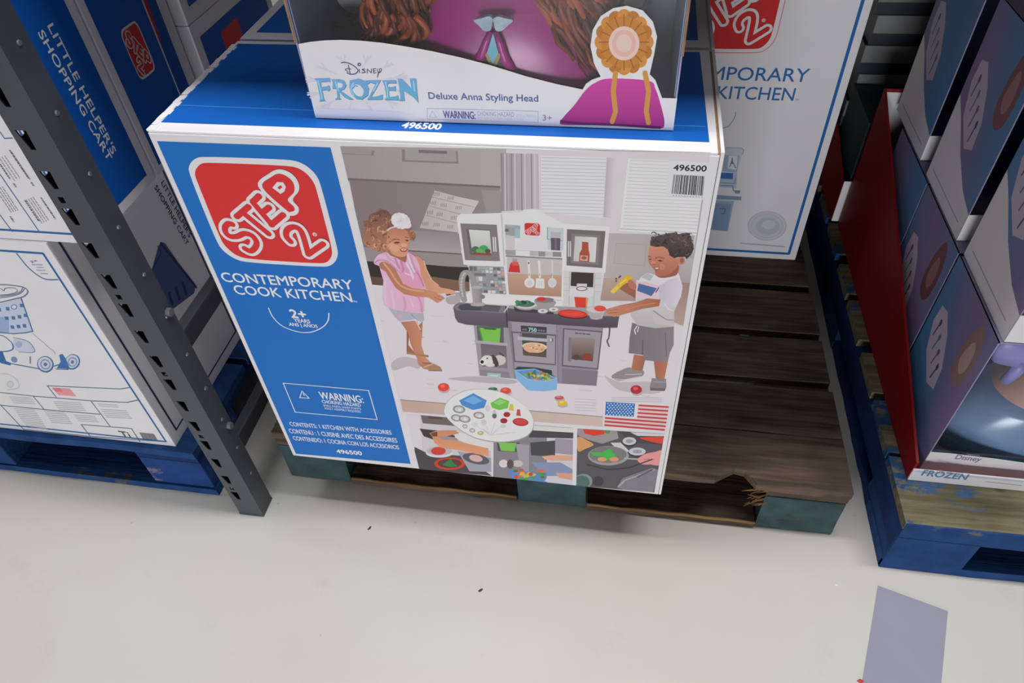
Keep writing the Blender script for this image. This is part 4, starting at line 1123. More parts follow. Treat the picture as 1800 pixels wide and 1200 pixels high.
# three small photographs along the foot
def inset(px):
    b_ = F(lift=300, clip=px); b_.poly(px, (196, 190, 196)); return b_
a = inset([(712, 727), (862, 740), (864, 836), (737, 824)])
a.poly(Q1((100, 430), (260, 440), (300, 1000), (200, 800)), (206, 200, 208)); a.poly(Q1((265, 462), (530, 480), (600, 590), (290, 565)), (108, 96, 94)); a.poly(Q1((340, 490), (470, 500), (480, 530), (345, 520)), (92, 70, 70))
a.poly(Q1((210, 790), (330, 850), (700, 880), (960, 1075), (225, 1010)), (74, 70, 74)); a.poly(Q1((260, 615), (480, 640), (640, 700), (420, 730), (300, 690)), (62, 56, 58))
a.poly(Q1((420, 680), (620, 700), (640, 760), (500, 740)), (150, 142, 142)); a.poly(Q1((590, 650), (960, 690), (960, 830), (700, 760), (600, 700)), (212, 206, 206))
a.ell(*Q1((450, 850))[0], 24, 8, (206, 200, 210)); a.ell(*Q1((450, 830))[0], 22, 8, (176, 170, 178)); a.ell(*Q1((440, 830))[0], 13, 7, (196, 64, 54))
a.ell(*Q1((548, 952))[0], 27, 11, (196, 62, 48)); a.ell(*Q1((548, 950))[0], 21, 8, (92, 60, 54)); a.poly(Q1((475, 965), (560, 900), (580, 940), (625, 975), (560, 985)), (48, 122, 70))
a.poly(Q1((620, 830), (960, 900), (960, 1030), (740, 1025)), (154, 153, 168)); a.ell(*Q1((800, 905))[0], 24, 9, (92, 88, 96), rot=12); a.ell(*Q1((800, 900))[0], 12, 6, (206, 168, 166), rot=12)
a.poly(Q1((355, 660), (420, 635), (600, 630), (640, 660), (520, 690), (440, 690), (480, 720), (620, 730), (760, 770), (920, 805), (925, 882), (760, 850), (620, 820), (470, 800), (400, 750), (380, 690)), grad=((214, 150, 114), (194, 132, 98), 'v')); a.poly(Q1((365, 660), (430, 645), (430, 690), (385, 690)), (112, 66, 52))
a.build('inset_picture', root)
a = inset([(868, 742), (1008, 752), (1006, 852), (867, 837)])
a.poly(Q1((960, 560), (1480, 620), (1480, 1150), (960, 1090)), (128, 124, 132)); a.poly(Q2((0, 480), (425, 480), (425, 560), (0, 540)), (206, 203, 204)); a.poly(Q2((0, 520), (430, 545), (430, 600), (0, 590)), (70, 68, 74))
a.poly(Q1((1000, 735), (1220, 750), (1210, 840), (1010, 830)), (78, 76, 82)); a.poly(Q1((1018, 750), (1186, 752), (1172, 834), (1040, 826)), (122, 186, 82)); a.poly(Q1((1180, 760), (1310, 770), (1310, 1080), (1240, 1060)), (154, 150, 158)); a.poly(Q2((10, 640), (250, 620), (250, 780), (20, 760)), (70, 70, 74)); a.poly(Q2((250, 600), (420, 610), (420, 760), (250, 740)), (150, 144, 154))
a.ell(*Q1((1065, 950))[0], 8, 7, (206, 200, 198)); a.ell(*Q1((1200, 950))[0], 9, 6, (190, 182, 180)); a.ell(*Q1((1130, 955))[0], 6, 8, (92, 76, 74))
a.poly(Q2((20, 830), (300, 830), (425, 900), (425, 960), (150, 960)), (128, 140, 172)); a.poly(Q2((120, 770), (220, 760), (420, 765), (420, 812), (230, 815), (150, 800)), (210, 158, 136))
a.poly(Q1((1100, 1010), (1480, 1040), (1480, 1130), (1160, 1110)), (92, 130, 190))
rn = random.Random(21)
for k in range(26): a.ell(*Q1((rn.uniform(1180, 1440), rn.uniform(1015, 1100)))[0], rn.uniform(3, 5), rn.uniform(2, 3.6), rn.choice(((190, 78, 60), (220, 170, 60), (70, 150, 90), (206, 110, 60), (60, 120, 80))))
a.poly(Q2((250, 930), (420, 935), (420, 1000), (300, 985)), (206, 150, 128)); a.poly(Q2((180, 960), (425, 1000), (425, 1050), (150, 1010)), (196, 192, 204))
a.build('inset_picture', root)
a = inset([(1015, 753), (1168, 762), (1150, 865), (1013, 853)])
a.poly(Q2((440, 480), (1330, 520), (1250, 1130), (430, 1080)), (84, 82, 87)); a.poly(Q2((460, 500), (840, 520), (860, 600), (700, 650), (560, 610), (470, 570)), (150, 140, 140)); a.poly(Q2((515, 490), (735, 500), (720, 560), (620, 575), (530, 550)), (206, 60, 48)); a.poly(Q2((720, 500), (790, 505), (770, 555), (725, 550)), (70, 140, 74))
a.poly(Q2((830, 520), (1310, 540), (1290, 660), (1000, 640)), (72, 68, 72)); a.poly(Q2((970, 540), (1310, 545), (1310, 580), (1040, 575)), (196, 193, 198)); a.poly(Q2((1070, 590), (1300, 590), (1290, 650), (1130, 620)), (208, 70, 48), smooth=True)
a.poly(Q2((470, 585), (560, 620), (620, 660), (540, 700), (470, 720)), (204, 146, 98), smooth=True)
for x, y, rx in ((962, 625, 12), (1038, 725, 15)): a.ell(*Q2((x, y + 8))[0], rx + 1.5, 8.5, (56, 53, 58)); a.ell(*Q2((x, y))[0], rx, 7, (190, 188, 198)); a.ell(*Q2((x, y))[0], rx * .55, 3.4, (150, 148, 160))
a.poly(Q2((780, 640), (880, 640), (960, 720), (900, 760)), (196, 193, 193)); a.ell(*Q2((760, 765))[0], 36, 17, (150, 147, 148)); a.ell(*Q2((755, 755))[0], 33, 14.5, (116, 116, 114))
a.poly(Q2((580, 730), (700, 735), (760, 700), (790, 705), (800, 740), (850, 780), (780, 790), (740, 815), (720, 770), (620, 765)), (66, 172, 76)); a.ell(*Q2((700, 800))[0], 8, 4, (206, 150, 100)); a.ell(*Q2((815, 800))[0], 8, 4, (214, 140, 110))
a.stroke(Q2((920, 790), (1060, 800)), 4, (170, 166, 168)); a.poly(Q2((1040, 800), (1110, 750), (1200, 730), (1280, 720), (1260, 850), (1160, 850), (1080, 845)), (218, 144, 142), smooth=True); a.stroke(Q2((1100, 800), (1200, 800)), 2, (180, 96, 98))
a.stroke(Q2((560, 850), (760, 900), (960, 880), (1180, 800)), 3, (60, 58, 62)); a.poly(Q2((840, 1070), (900, 980), (1180, 880), (1240, 900), (1190, 1120), (1000, 1120)), (122, 120, 128)); a.stroke(Q2((860, 1060), (920, 1000), (1200, 900)), 3.4, (160, 158, 166)); a.stroke(Q2((1040, 970), (1180, 900)), 4, (92, 90, 98))
a.ell(*Q2((520, 1010))[0], 16, 13, (120, 140, 136)); a.ell(*Q2((505, 1020))[0], 14, 12, (78, 106, 100)); a.ell(*Q2((660, 1010))[0], 10, 9, (64, 62, 68))
a.build('inset_picture', root)

# oval with the accessories
a = F(lift=430)
ov = [(497, 440), (520, 370), (590, 305), (690, 258), (820, 238), (960, 248), (1090, 285), (1200, 345), (1300, 430), (1348, 530), (1345, 610), (1290, 680), (1190, 722), (1060, 740), (920, 730), (780, 695), (660, 630), (560, 550), (510, 490)]
a.poly(Q1(*[(x + 4, y + 10) for x, y in ov]), (150, 143, 146), smooth=True); a.poly(Q1(*[(x - 3, y - 4) for x, y in ov]), (172, 166, 168), smooth=True); a.poly(Q1(*ov), (224, 221, 224), smooth=True)
a.poly(Q1((640, 345), (775, 275), (905, 345), (880, 415), (770, 437), (665, 392)), (76, 132, 196)); a.poly(Q1((680, 345), (775, 300), (865, 348), (775, 385)), (110, 164, 220))
a.poly(Q1((940, 370), (1030, 318), (1120, 352), (1105, 420), (1020, 437), (955, 415)), (112, 182, 78)); a.poly(Q1((965, 368), (1032, 335), (1095, 356), (1025, 392)), (140, 200, 106))
for x, y, rx, ry in ((638, 430, 11, 7), (612, 512, 9.5, 6.2), (692, 522, 10.5, 6.6), (830, 488, 10, 6), (695, 592, 4.6, 3.8), (765, 632, 5, 3.8)):
    c_ = Q1((x, y))[0]; a.ell(*c_, rx, ry, (140, 136, 140), rot=8); a.ell(*c_, rx * .7, ry * .65, (196, 193, 196), rot=8); a.ell(c_[0] + 1, c_[1] + 1, rx * .3, ry * .3, (226, 222, 224))
a.ell(*Q1((845, 657))[0], 5.5, 3.6, (176, 164, 120)); a.ell(*Q1((843, 655))[0], 3, 2, (206, 196, 150))
for x, y, rx, ry, c_ in ((1097, 480, 6, 4.6, (160, 44, 52)), (1068, 540, 6.4, 4.6, (150, 44, 52)), (978, 492, 4, 4.6, (96, 98, 98)), (978, 455, 3, 3.4, (186, 182, 186)), (1062, 592, 4.6, 3.4, (186, 200, 200)), (915, 420, 4.4, 6.4, (206, 196, 208)), (875, 555, 5, 5.5, (196, 190, 202))):
    a.ell(*Q1((x, y))[0], rx, ry, c_)
a.poly(Q1((1125, 380), (1155, 380), (1165, 445), (1115, 440)), (206, 180, 76)); a.poly(Q1((1195, 430), (1222, 430), (1232, 495), (1186, 490)), (184, 78, 80)); a.ell(*Q1((1228, 552))[0], 14, 7, (164, 44, 50), rot=6); a.ell(*Q1((1228, 548))[0], 12, 5.2, (196, 66, 66), rot=6)
for e in ((980, 560), (900, 590), (1030, 600), (860, 620), (1120, 650), (1180, 650), (1000, 640), (790, 575)): a.stroke(Q1((940, 680), e), 1.7, (204, 196, 212))
a.stroke(Q1((870, 620), (920, 660)), 2, (200, 190, 140)); a.ell(*Q1((790, 575))[0], 6, 4, (206, 200, 210))
a.build('accessory_oval', root)

# ------------------------------------------------------------------ second kitchen carton right behind, and the white one behind that
Y2 = .2535
root = thing('kitchen_carton', 'blue topped toy kitchen carton directly behind the front carton', 'carton', (CW / 2, Y2 + CD / 2, CZ))
obj('carton_body', box(0, CW, Y2, Y2 + CD, CZ + .0003, TOP - .003, .0012), CARD, root)
obj('top_flap', box(.0005, CW - .0065, Y2 + .0006, Y2 + CD, TOP - .0029, TOP, .001), CARD, root)
obj('side_flap', box(CW - .004, CW, Y2 + .0002, Y2 + CD, CZ + .001, TOP + .0008, .0008), CARD, root)
a = Art(2, TOP, 1, base=.0003)
a.uvpoly([(.016, Y2 + .022), (CW - .02, Y2 + .022), (CW - .02, Y2 + CD - .02), (.016, Y2 + CD - .02)], (17, 84, 165))
a.build('top_print', root)

YW = .645
root = thing('kitchen_carton', 'white toy kitchen carton with thin blue outline, at the back of the pallet', 'carton', (.61, YW + .12, CZ))
obj('carton_body', box(.287, .932, YW, YW + CD, CZ + .0003, .775, .0015), CARD, root)
a = Art(1, YW, -1, base=.0002)
NB = (30, 92, 156)
fr = [(.307, CZ + .017), (.915, CZ + .017), (.915, .758), (.307, .758)]
for i in range(4): a.uvstroke([fr[i], fr[(i + 1) % 4]], .0058, NB)
a.build('border_print', root)
a = Art(1, YW, -1, base=.0002, lift=4)
ma0, ma1 = _n([(1290, 1120)])[0], _n([(1475, 960)])[0]
wb0, wb1 = a.uv(1314, 81), a.uv(1351, 50)
sx = (wb1[0] - wb0[0]) / (ma1[0] - ma0[0]); sz = (wb1[1] - wb0[1]) / (ma1[1] - ma0[1])
sx = sz = (sx + sz) / 2
O = (wb0[0] - (ma0[0] - _u0) * sx, wb0[1] - (ma0[1] - _v0) * sz)
badge(a, O, (BW * sx, 0), (0, BH * sz), white=(212, 208, 210), red=(190, 26, 32), rim=(205, 120, 124))
a.build('logo_badge', root)
a = Art(1, YW, -1, base=.0002, lift=4)
x1 = a.uv(1419, 144)[0]; zb = a.uv(1419, 144)[1]; zt = a.uv(1422, 121)[1]
x0 = x1 - (x1 - a.uv(1268, 142)[0]) * 2.01
a.uvtext('CONTEMPORARY', (x0, zb), (x1, zb), zt - zb, (34, 98, 160), .006)
z2 = a.uv(1393, 177)[1]; x2 = a.uv(1394, 177)[0]; x3 = x2 - (x2 - a.uv(1272, 173)[0]) * 2.0
a.uvtext('COOK KITCHEN', (x3, z2), (x2, z2), zt - zb, (34, 98, 160), .006)
a.uvtext('TM', (x2 + .003, z2), (x2 + .01, z2), .004, (34, 98, 160), 0)
a.build('title_lettering', root)
a = Art(1, YW, -1, base=.0002)
a.stroke([(1240, 226), (1275, 224), (1286, 215), (1292, 204), (1293, 197)], 1.4, (120, 134, 150), smooth=True)
a.text('2+', (1232, 212), (1262, 214), (1262, 200), (34, 98, 160), .02)
a.build('age_mark', root)
a = Art(1, YW, -1, base=.0002, lift=4)
V1 = Z(1240, 240, 5.456)
a.poly(V1((100, 100), (345, 105), (370, 125), (350, 180), (300, 345), (120, 330)), (186, 192, 200)); a.stroke(V1((200, 105), (345, 110), (368, 128), (355, 170)), 1.2, (140, 146, 156))
a.poly(V1((180, 175), (325, 185), (300, 345), (160, 330)), (150, 166, 190)); a.poly(V1((225, 180), (310, 188), (296, 318), (212, 306)), (206, 210, 216))
a.stroke(V1((258, 205), (256, 260)), 2, (96, 100, 120)); a.stroke(V1((256, 225), (232, 290)), 1.6, (96, 100, 120)); a.stroke(V1((260, 240), (290, 300)), 1.6, (96, 100, 120))
a.poly(V1((130, 345), (305, 350), (295, 500), (130, 480)), (170, 182, 198)); a.poly(V1((150, 345), (265, 348), (262, 410), (140, 400)), (56, 104, 164)); a.stroke(V1((150, 440), (280, 450), (290, 400)), 1.4, (100, 120, 150)); a.stroke(V1((150, 470), (260, 470), (270, 520)), 1.6, (90, 112, 144))
a.poly(V1((110, 560), (345, 575), (342, 610), (100, 600)), (118, 142, 172)); a.poly(V1((270, 515), (335, 515), (330, 545), (290, 545)), (104, 130, 160))
a.poly(V1((80, 610), (275, 615), (215, 910), (40, 890)), (146, 164, 188)); a.poly(V1((90, 640), (250, 645), (205, 905), (60, 890)), (122, 144, 176)); a.stroke(V1((140, 690), (190, 690), (178, 740), (150, 738)), 1.4, (70, 90, 126))
a.build('line_drawing', root); a = Art(1, YW, -1, base=.0002)
cx, cy = V1((592, 855))[0]
for r_, c_ in ((34, (168, 172, 180)), (32.5, (190, 192, 197)), (28, (168, 172, 180)), (27, (186, 189, 194))): a.ell(cx, cy, r_, r_ * .76, c_)
a.ell(cx + 1, cy + 1, 21, 15.5, (172, 176, 184)); a.ell(cx + 3, cy - 2, 12, 8, (188, 191, 196))
a.stroke(V1((340, 1022), (760, 1055)), 1.8, (150, 152, 158))
a.build('round_seal', root)

# ------------------------------------------------------------------ shopping cart cartons on the left pallet
XL, ZL = -.223, .6025
LB = (38, 92, 150)
def cart_side_text(a, t, A, B, T, c, bold): a.text(t, A, B, T, c, bold)
root = thing('shopping_cart_carton', 'white toy shopping cart carton with blue line drawing, bottom of the left stack', 'carton', (-.45, .12, .14))
obj('carton_body', box(-.66, XL, -.008, .272, .1403, ZL, .0018), CARD, root)
a = Art(1, -.008, -1, base=.0002)
C3 = Z(0, 600, 3.6); A6 = Z(0, 430, 12); A7 = Z(0, 490, 6)
bl = a.uv(294, 776); tl_ = a.uv(73, 445)
xr = (bl[0] + tl_[0]) / 2
fr = [(-.64, bl[1]), (xr, bl[1]), (xr, tl_[1]), (-.64, tl_[1])]
for i in range(4): a.uvstroke([fr[i], fr[(i + 1) % 4]], .0036, LB)
lw = 1.9
a.stroke(A6((350, 180), (430, 280), (560, 440), (700, 570), (830, 665), (950, 722), (1050, 738), (1220, 735)), 2, LB, smooth=True)
a.text('2+', A6((665, 385))[0], A6((800, 350))[0], A6((800, 300))[0], (70, 74, 96), .02)
for y0, x0, x1 in ((418, 680, 890), (475, 780, 915), (535, 775, 955), (605, 860, 1010)): a.stroke(A6((x0, y0), (x1, y0 + 6)), 1.5, (140, 146, 164))
a.build('border_print', root)
a = Art(1, -.008, -1, base=.0002, lift=5)
LG = (96, 110, 138)
a.poly(A7((-120, 270), (0, 268), (100, 240), (222, 205), (346, 552), (270, 570), (130, 578), (-120, 575)), (178, 187, 206))
a.poly(A7((-120, 400), (95, 400), (95, 575), (-120, 570)), (140, 160, 192))
a.stroke(A7((225, 205), (346, 552), (270, 568), (140, 578), (0, 562), (-100, 560)), lw, (52, 88, 130))
for x, y in ((80, 315), (228, 280), (70, 415), (140, 412), (205, 400), (268, 385), (130, 508), (195, 502), (258, 495), (-10, 325)):
    a.poly(A7((x - 20, y - 20), (x + 18, y - 18), (x + 24, y + 18), (x - 14, y + 16)), (70, 108, 150))
a.ell(25, 490 + 295 / 6, 5.5, 4.6, (90, 110, 146)); a.ell(25, 490 + 295 / 6, 4, 3.2, (200, 204, 214))
a.stroke(A7((-120, 62), (60, 62), (190, 76), (255, 90), (292, 122), (285, 158), (240, 190), (150, 212), (0, 248), (-120, 265)), lw, LG, smooth=True)
a.stroke(A7((-100, 100), (0, 100), (40, 125), (60, 98), (150, 96), (185, 130), (110, 160), (0, 170)), 1.3, LG, smooth=True); a.stroke(A7((-100, 190), (100, 172), (210, 140), (240, 92)), 1.4, LG, smooth=True); a.stroke(A7((0, 200), (130, 180), (220, 150), (265, 95)), 1.4, LG, smooth=True)
a.stroke(A7((345, 575), (580, 775), (580, 790)), 1, (130, 134, 146))
a.stroke(A7((-60, 590), (30, 600), (90, 640), (135, 690), (130, 745), (60, 765), (0, 765)), 1.8, (60, 96, 142), smooth=True)
a.poly(A7((140, 640), (260, 640), (340, 700), (360, 770), (200, 775), (150, 740)), (184, 190, 208)); a.stroke(A7((140, 620), (280, 650), (345, 710), (358, 772), (200, 770)), 1.4, (110, 130, 168), smooth=True); a.ell(*A7((200, 690))[0], 6, 6, (150, 164, 194))
a.poly(A7((-60, 760), (20, 765), (50, 870), (120, 890), (110, 912), (20, 890), (-40, 860)), (44, 96, 154)); a.stroke(A7((20, 765), (60, 870), (130, 895), (400, 945), (500, 985)), 2, (52, 88, 136)); a.ell(*A7((150, 850))[0], 6, 5, (110, 134, 172), rot=35)
for x, y, rx, ry in ((480, 900, 15, 14), (765, 875, 13, 14)):
    c_ = A7((x, y))[0]
    a.ell(*c_, rx, ry, (60, 100, 148), rot=40); a.ell(c_[0] - .6, c_[1] - .8, rx * .86, ry * .86, (186, 192, 206), rot=40); a.ell(*c_, rx * .62, ry * .6, (104, 128, 164), rot=40); a.ell(*c_, rx * .5, ry * .48, (184, 190, 206), rot=40); a.ell(*c_, rx * .22, ry * .22, (84, 112, 150))
a.poly(A7((625, 800), (660, 790), (700, 850), (740, 950), (600, 940), (640, 870)), (58, 104, 164)); a.stroke(A7((570, 920), (620, 905), (700, 930), (720, 955), (590, 950)), 1.6, (52, 88, 136))
a.stroke(A7((320, 820), (320, 890)), 2, (110, 120, 150)); a.build('line_drawing', root); a = Art(1, -.008, -1, base=.0002)
a.stroke(A7((-30, 1000), (100, 1010), (190, 1080), (190, 1150), (80, 1170)), 1.2, (178, 180, 194), smooth=True); a.ell(*A7((110, 1110))[0], 6, 6, (176, 178, 192)); a.ell(*A7((110, 1110))[0], 4.6, 4.6, (194, 192, 202))
a.build('wheel_drawing', root)
a = Art(1, -.008, -1, base=.0002, lift=5)
TB = (66, 98, 128)
for p in ([(300, 280), (760, 300), (828, 290)], [(300, 280), (356, 352)], [(-60, 318), (0, 322), (210, 345), (575, 375), (805, 385), (870, 371)], [(210, 345), (280, 430)], [(-60, 398), (0, 402), (280, 430), (632, 460)], [(575, 375), (700, 540)], [(8, 405), (150, 556), (568, 600), (1050, 634)], [(514, 525), (832, 550), (885, 632)], [(514, 525), (572, 600)]):
    a.stroke(C3(*p), 1.5, TB)
a.poly(C3((330, 292), (440, 298), (485, 347), (370, 338)), (216, 142, 150)); a.poly(C3((330, 292), (380, 294), (400, 318), (350, 316)), (206, 112, 122))
for x0, y0, x1, n_ in ((60, 350, 200, 4), (340, 380, 510, 5), (620, 395, 740, 2), (640, 430, 800, 5), (90, 425, 220, 8), (280, 440, 410, 7), (470, 465, 600, 4), (160, 520, 280, 3)):
    for k in range(n_): a.stroke(C3((x0 + k * 8, y0 + k * 12), (x1 + k * 8, y0 + k * 12 + 8)), 1.5, (172, 172, 182))
a.text('Ti', C3((775, 605))[0], C3((835, 612))[0], C3((832, 575))[0], (84, 84, 96), .02)
for k in range(11): a.stroke(C3((885 + k * 8.5, 575 + k * .8), (910 + k * 8.5, 615 + k * .8)), 1.3 if k % 3 else 2, (96, 90, 98), cap=False)
a.build('table_print', root)
a = Art(0, XL, 1, base=.0002)
DK = (40, 54, 92)
fr = [(.012, .165), (.268, .165), (.268, .592), (.012, .592)]
for i in range(4): a.uvstroke([fr[i], fr[(i + 1) % 4]], .004, DK)
a.text("LITTLE HELPER'S", (283, 322), (332, 418), (337, 414), DK, .02)
a.text('SHOPPING CART', (271, 330), (328, 432), (333, 428), DK, .02)
U2 = Z(0, 300, 4)
a.poly(U2((1110, 540), (1130, 500), (1160, 510), (1250, 640), (1375, 800), (1365, 860), (1185, 995), (1055, 735)), (70, 86, 130)); a.stroke(U2((1060, 720), (1130, 580), (1110, 530)), 1.6, DK); a.stroke(U2((1130, 510), (1250, 660), (1380, 820)), 3, DK)
for k in range(5):
    for j in range(4): a.ell(*U2((1140 + j * 48 + k * 6, 900 - j * 36 + k * 18))[0], 2.2, 3.2, (40, 52, 90), rot=30)
a.poly(U2((1030, 960), (1180, 1010), (1060, 1160), (990, 1060)), (110, 120, 150))
a.build('side_print', root)

def blue_side(a, y0, y1, z0, z1, x): a.uvpoly([(y0, z0), (y1, z0), (y1, z1), (y0, z1)], (10, 80, 164))
XA = -.150
root = thing('shopping_cart_carton', 'blue sided carton lettered for a shopping cart, upper left beside the rack post', 'carton', (-.4, .08, ZL))
obj('carton_body', box(-.62, XA, -.004, .159, ZL + .0004, 1.10, .0018), CARD, root)
a = Art(0, XA, 1, base=.0002); blue_side(a, .012, .143, ZL + .016, 1.085, XA); a.build('blue_panel', root)
a = Art(0, XA, 1, base=.0002, lift=4)
a.text("LITTLE HELPER'S", (83, 46), (197, 272), (204.5, 265.5), (214, 218, 226), .016)
a.text('SHOPPING CART', (66, 58), (190, 284), (197, 276.5), (214, 218, 226), .016)
a.build('panel_lettering', root)
a = Art(1, -.004, -1, base=.0002)
A8 = Z(0, 200, 5)
zb = a.uv(60, 407)[1]
a.uvstroke([(-.61, zb), (XA - .014, zb)], .0034, LB); a.uvstroke([(XA - .014, zb), (XA - .014, 1.085)], .0034, LB)
for p in ([(345, 1034), (0, 530), (-60, 440)], [(110, 1034), (0, 888), (-60, 800)], [(-40, 100), (40, 215), (110, 213)]): a.stroke(A8(*p), 1.7, LB)
TG = (128, 122, 134)
def para(p0, d, n, ln, gap, c, w_):
    rr = random.Random(int(p0[0] * 7 + p0[1]))
    for k in range(n):
        x, y = p0[0] + gap[0] * k, p0[1] + gap[1] * k
        t = 0
        while t < ln:
            s_ = rr.uniform(10, 34); a.stroke(A8((x + d[0] * t, y + d[1] * t), (x + d[0] * min(ln, t + s_), y + d[1] * min(ln, t + s_))), w_, c, cap=False); t += s_ + rr.uniform(4, 8)
dv = (.56, .83)
para((85, 318), dv, 1, 300, (0, 0), (96, 92, 112), 3.2); para((100, 330), dv, 1, 300, (0, 0), (120, 116, 132), 2)
para((40, 365), dv, 3, 240, (-22, 12), TG, 1.5); para((0, 440), dv, 1, 160, (0, 0), (96, 92, 112), 3)
para((360, 735), dv, 1, 230, (0, 0), (100, 96, 114), 3); para((290, 730), dv, 4, 250, (-20, 8), TG, 1.5); para((220, 760), dv, 1, 220, (0, 0), (100, 96, 114), 3)
para((20, 640), dv, 4, 250, (-20, 6), TG, 1.6); para((90, 900), dv, 1, 60, (0, 0), (110, 106, 122), 3); para((275, 600), dv, 1, 40, (0, 0), (110, 106, 122), 3); para((120, 610), dv, 1, 40, (0, 0), (110, 106, 122), 3)
a.build('table_print', root)

def side_badge(a, TL, TR, BL):
    p, q, r_ = a.uv(*TL), a.uv(*TR), a.uv(*BL)
    zt, zb_ = (p[1] + r_[1]) / 2, q[1]
    y0, y1 = r_[0], (p[0] + q[0]) / 2
    # reads downwards: its right is down, its up is towards the back
    badge(a, (y0, zt), (0, zb_ - zt), (y1 - y0, 0))
root = thing('shopping_cart_carton', 'blue sided carton showing a whole red square logo, in the upper left row', 'carton', (-.4, .22, ZL))
obj('carton_body', box(-.62, XA, .162, .2905, ZL + .0004, 1.10, .0018), CARD, root)
a = Art(0, XA, 1, base=.0002); blue_side(a, .176, .286, ZL + .012, 1.085, XA); a.build('blue_panel', root)
a = Art(0, XA, 1, base=.0002, lift=4); side_badge(a, (237, 32), (276, 120), (209, 56)); a.build('logo_badge', root)
XC = -.168
root = thing('shopping_cart_carton', 'narrow blue sided carton whose red logo is half hidden, upper left row', 'carton', (-.4, .33, ZL))
obj('carton_body', box(-.62, XC, .294, .366, ZL + .0004, 1.10, .0018), CARD, root)
a = Art(0, XC, 1, base=.0002); blue_side(a, .297, .343, ZL + .012, 1.085, XC); a.build('blue_panel', root)
a = Art(0, XC, 1, base=.0002, lift=4)
a.uvpoly([(.299, .735), (.318, .745), (.322, .79), (.322, .84), (.299, .85)], RED); a.uvstroke([(.302, .745), (.309, .752), (.306, .765), (.312, .772)], .003, WHITE)
a.build('logo_badge', root)
root = thing('carton', 'plain white carton in the shade behind the bottom cart carton', 'carton', (-.4, .4, .14))
obj('carton_body', box(-.64, -.235, .285, .366, .1403, ZL, .0018), CARD, root)
XD = -.150
root = thing('shopping_cart_carton', 'dark shaded blue carton behind the left row, lower of the two', 'carton', (-.4, .55, .14))
obj('carton_body', box(-.64, XD, .372, .66, .1403, .742, .0018), CARD, root)
a = Art(0, XD, 1, base=.0002); blue_side(a, .392, .64, .16, .718, XD)
a.uvpoly([(.455, .60), (.52, .60), (.52, .70), (.455, .70)], RED)
a.build('blue_panel', root)
root = thing('shopping_cart_carton', 'dark shaded blue carton behind the left row, stacked on top of another', 'carton', (-.4, .55, .742))
obj('carton_body', box(-.64, XD, .372, .66, .7424, 1.2, .0018), CARD, root)
a = Art(0, XD, 1, base=.0002); blue_side(a, .392, .64, .765, 1.18, XD); a.build('blue_panel', root)

# ------------------------------------------------------------------ window-front doll boxes
def film_mat():
    mm = bpy.data.materials.new('clear_film'); mm.use_nodes = True
    nt = mm.node_tree; nt.nodes.remove(nt.nodes['Principled BSDF'])
    t = nt.nodes.new('ShaderNodeBsdfTransparent'); g_ = nt.nodes.new('ShaderNodeBsdfGlossy'); g_.inputs['Roughness'].default_value = .08
    f = nt.nodes.new('ShaderNodeLayerWeight'); f.inputs[0].default_value = .5
    pw = nt.nodes.new('ShaderNodeMath'); pw.operation = 'POWER'; pw.inputs[1].default_value = 5
    ml = nt.nodes.new('ShaderNodeMath'); ml.operation = 'MULTIPLY_ADD'; ml.inputs[1].default_value = .8; ml.inputs[2].default_value = .03
    nt.links.new(f.outputs['Facing'], pw.inputs[0]); nt.links.new(pw.outputs[0], ml.inputs[0])
    x = nt.nodes.new('ShaderNodeMixShader')
    nt.links.new(ml.outputs[0], x.inputs[0]); nt.links.new(t.outputs[0], x.inputs[1]); nt.links.new(g_.outputs[0], x.inputs[2])
    nt.links.new(x.outputs[0], nt.nodes['Material Output'].inputs[0])
    t.inputs[0].default_value = (.97, .98, 1, 1)
    return mm
FILM = film_mat()
LINER = plain('slate_blue_liner', (140, 158, 190), .5, 0, .3, .2, 14)
LAV = plain('lavender_card', (150, 146, 182), .45, 0, .35, .22, 7)
BLISTER = plain('dark_blister', (46, 48, 62), .25, 0, .5)
def hair_mat(name, c0, c1):
    mm, n, l, b = newmat(name); setp(b, .4, 0, .3)
    a = n.new('ShaderNodeVertexColor'); a.layer_name = 'Col'
    l.new(a.outputs[0], b.inputs['Base Color']); return mm
HAIR = hair_mat('auburn_fibre', 0, 0)
def curls(name, parent, centre, ext, n, seed, cols, drop=.1, rad=.0035):
    """a bunch of wavy doll locks filling an ellipsoid"""
    rn = random.Random(seed); bm = bmesh.new(); lay = bm.loops.layers.float_color.new('Col')
    for k in range(n):
        a0 = rn.uniform(0, 6.28); r_ = rn.random() ** .5
        x = centre[0] + ext[0] * r_ * math.cos(a0); y = centre[1] + ext[1] * r_ * math.sin(a0)
        z = centre[2] + ext[2]
        ph, am, fr_ = rn.uniform(0, 6.28), rn.uniform(.004, .011), rn.uniform(70, 110)
        L_ = ext[2] * 2 * rn.uniform(.75, 1.05); path, rr = [], []
        for i in range(15):
            t = i / 14; zz = z - L_ * t
            bul = 1 + .35 * math.sin(math.pi * t)
            path.append((centre[0] + (x - centre[0]) * bul + am * math.sin(ph + fr_ * zz) + drop * t * t * ext[0], centre[1] + (y - centre[1]) * bul + am * math.cos(ph + fr_ * zz), zz))
            rr.append(rad * (1 - .75 * max(0, t - .6) / .4) * rn.uniform(.9, 1.1))
        f0 = len(bm.faces); tube(bm, path, rr, 6); bm.faces.ensure_lookup_table()
        c_ = tuple(lin(v) for v in rn.choice(cols)) + (1,)
        for f in bm.faces[f0:]:
            for lp in f.loops: lp[lay] = c_
    return obj(name, bm, HAIR, parent, smooth=True)
AUB = [(120, 52, 30), (150, 68, 38), (96, 42, 28), (172, 86, 48), (134, 60, 34)]

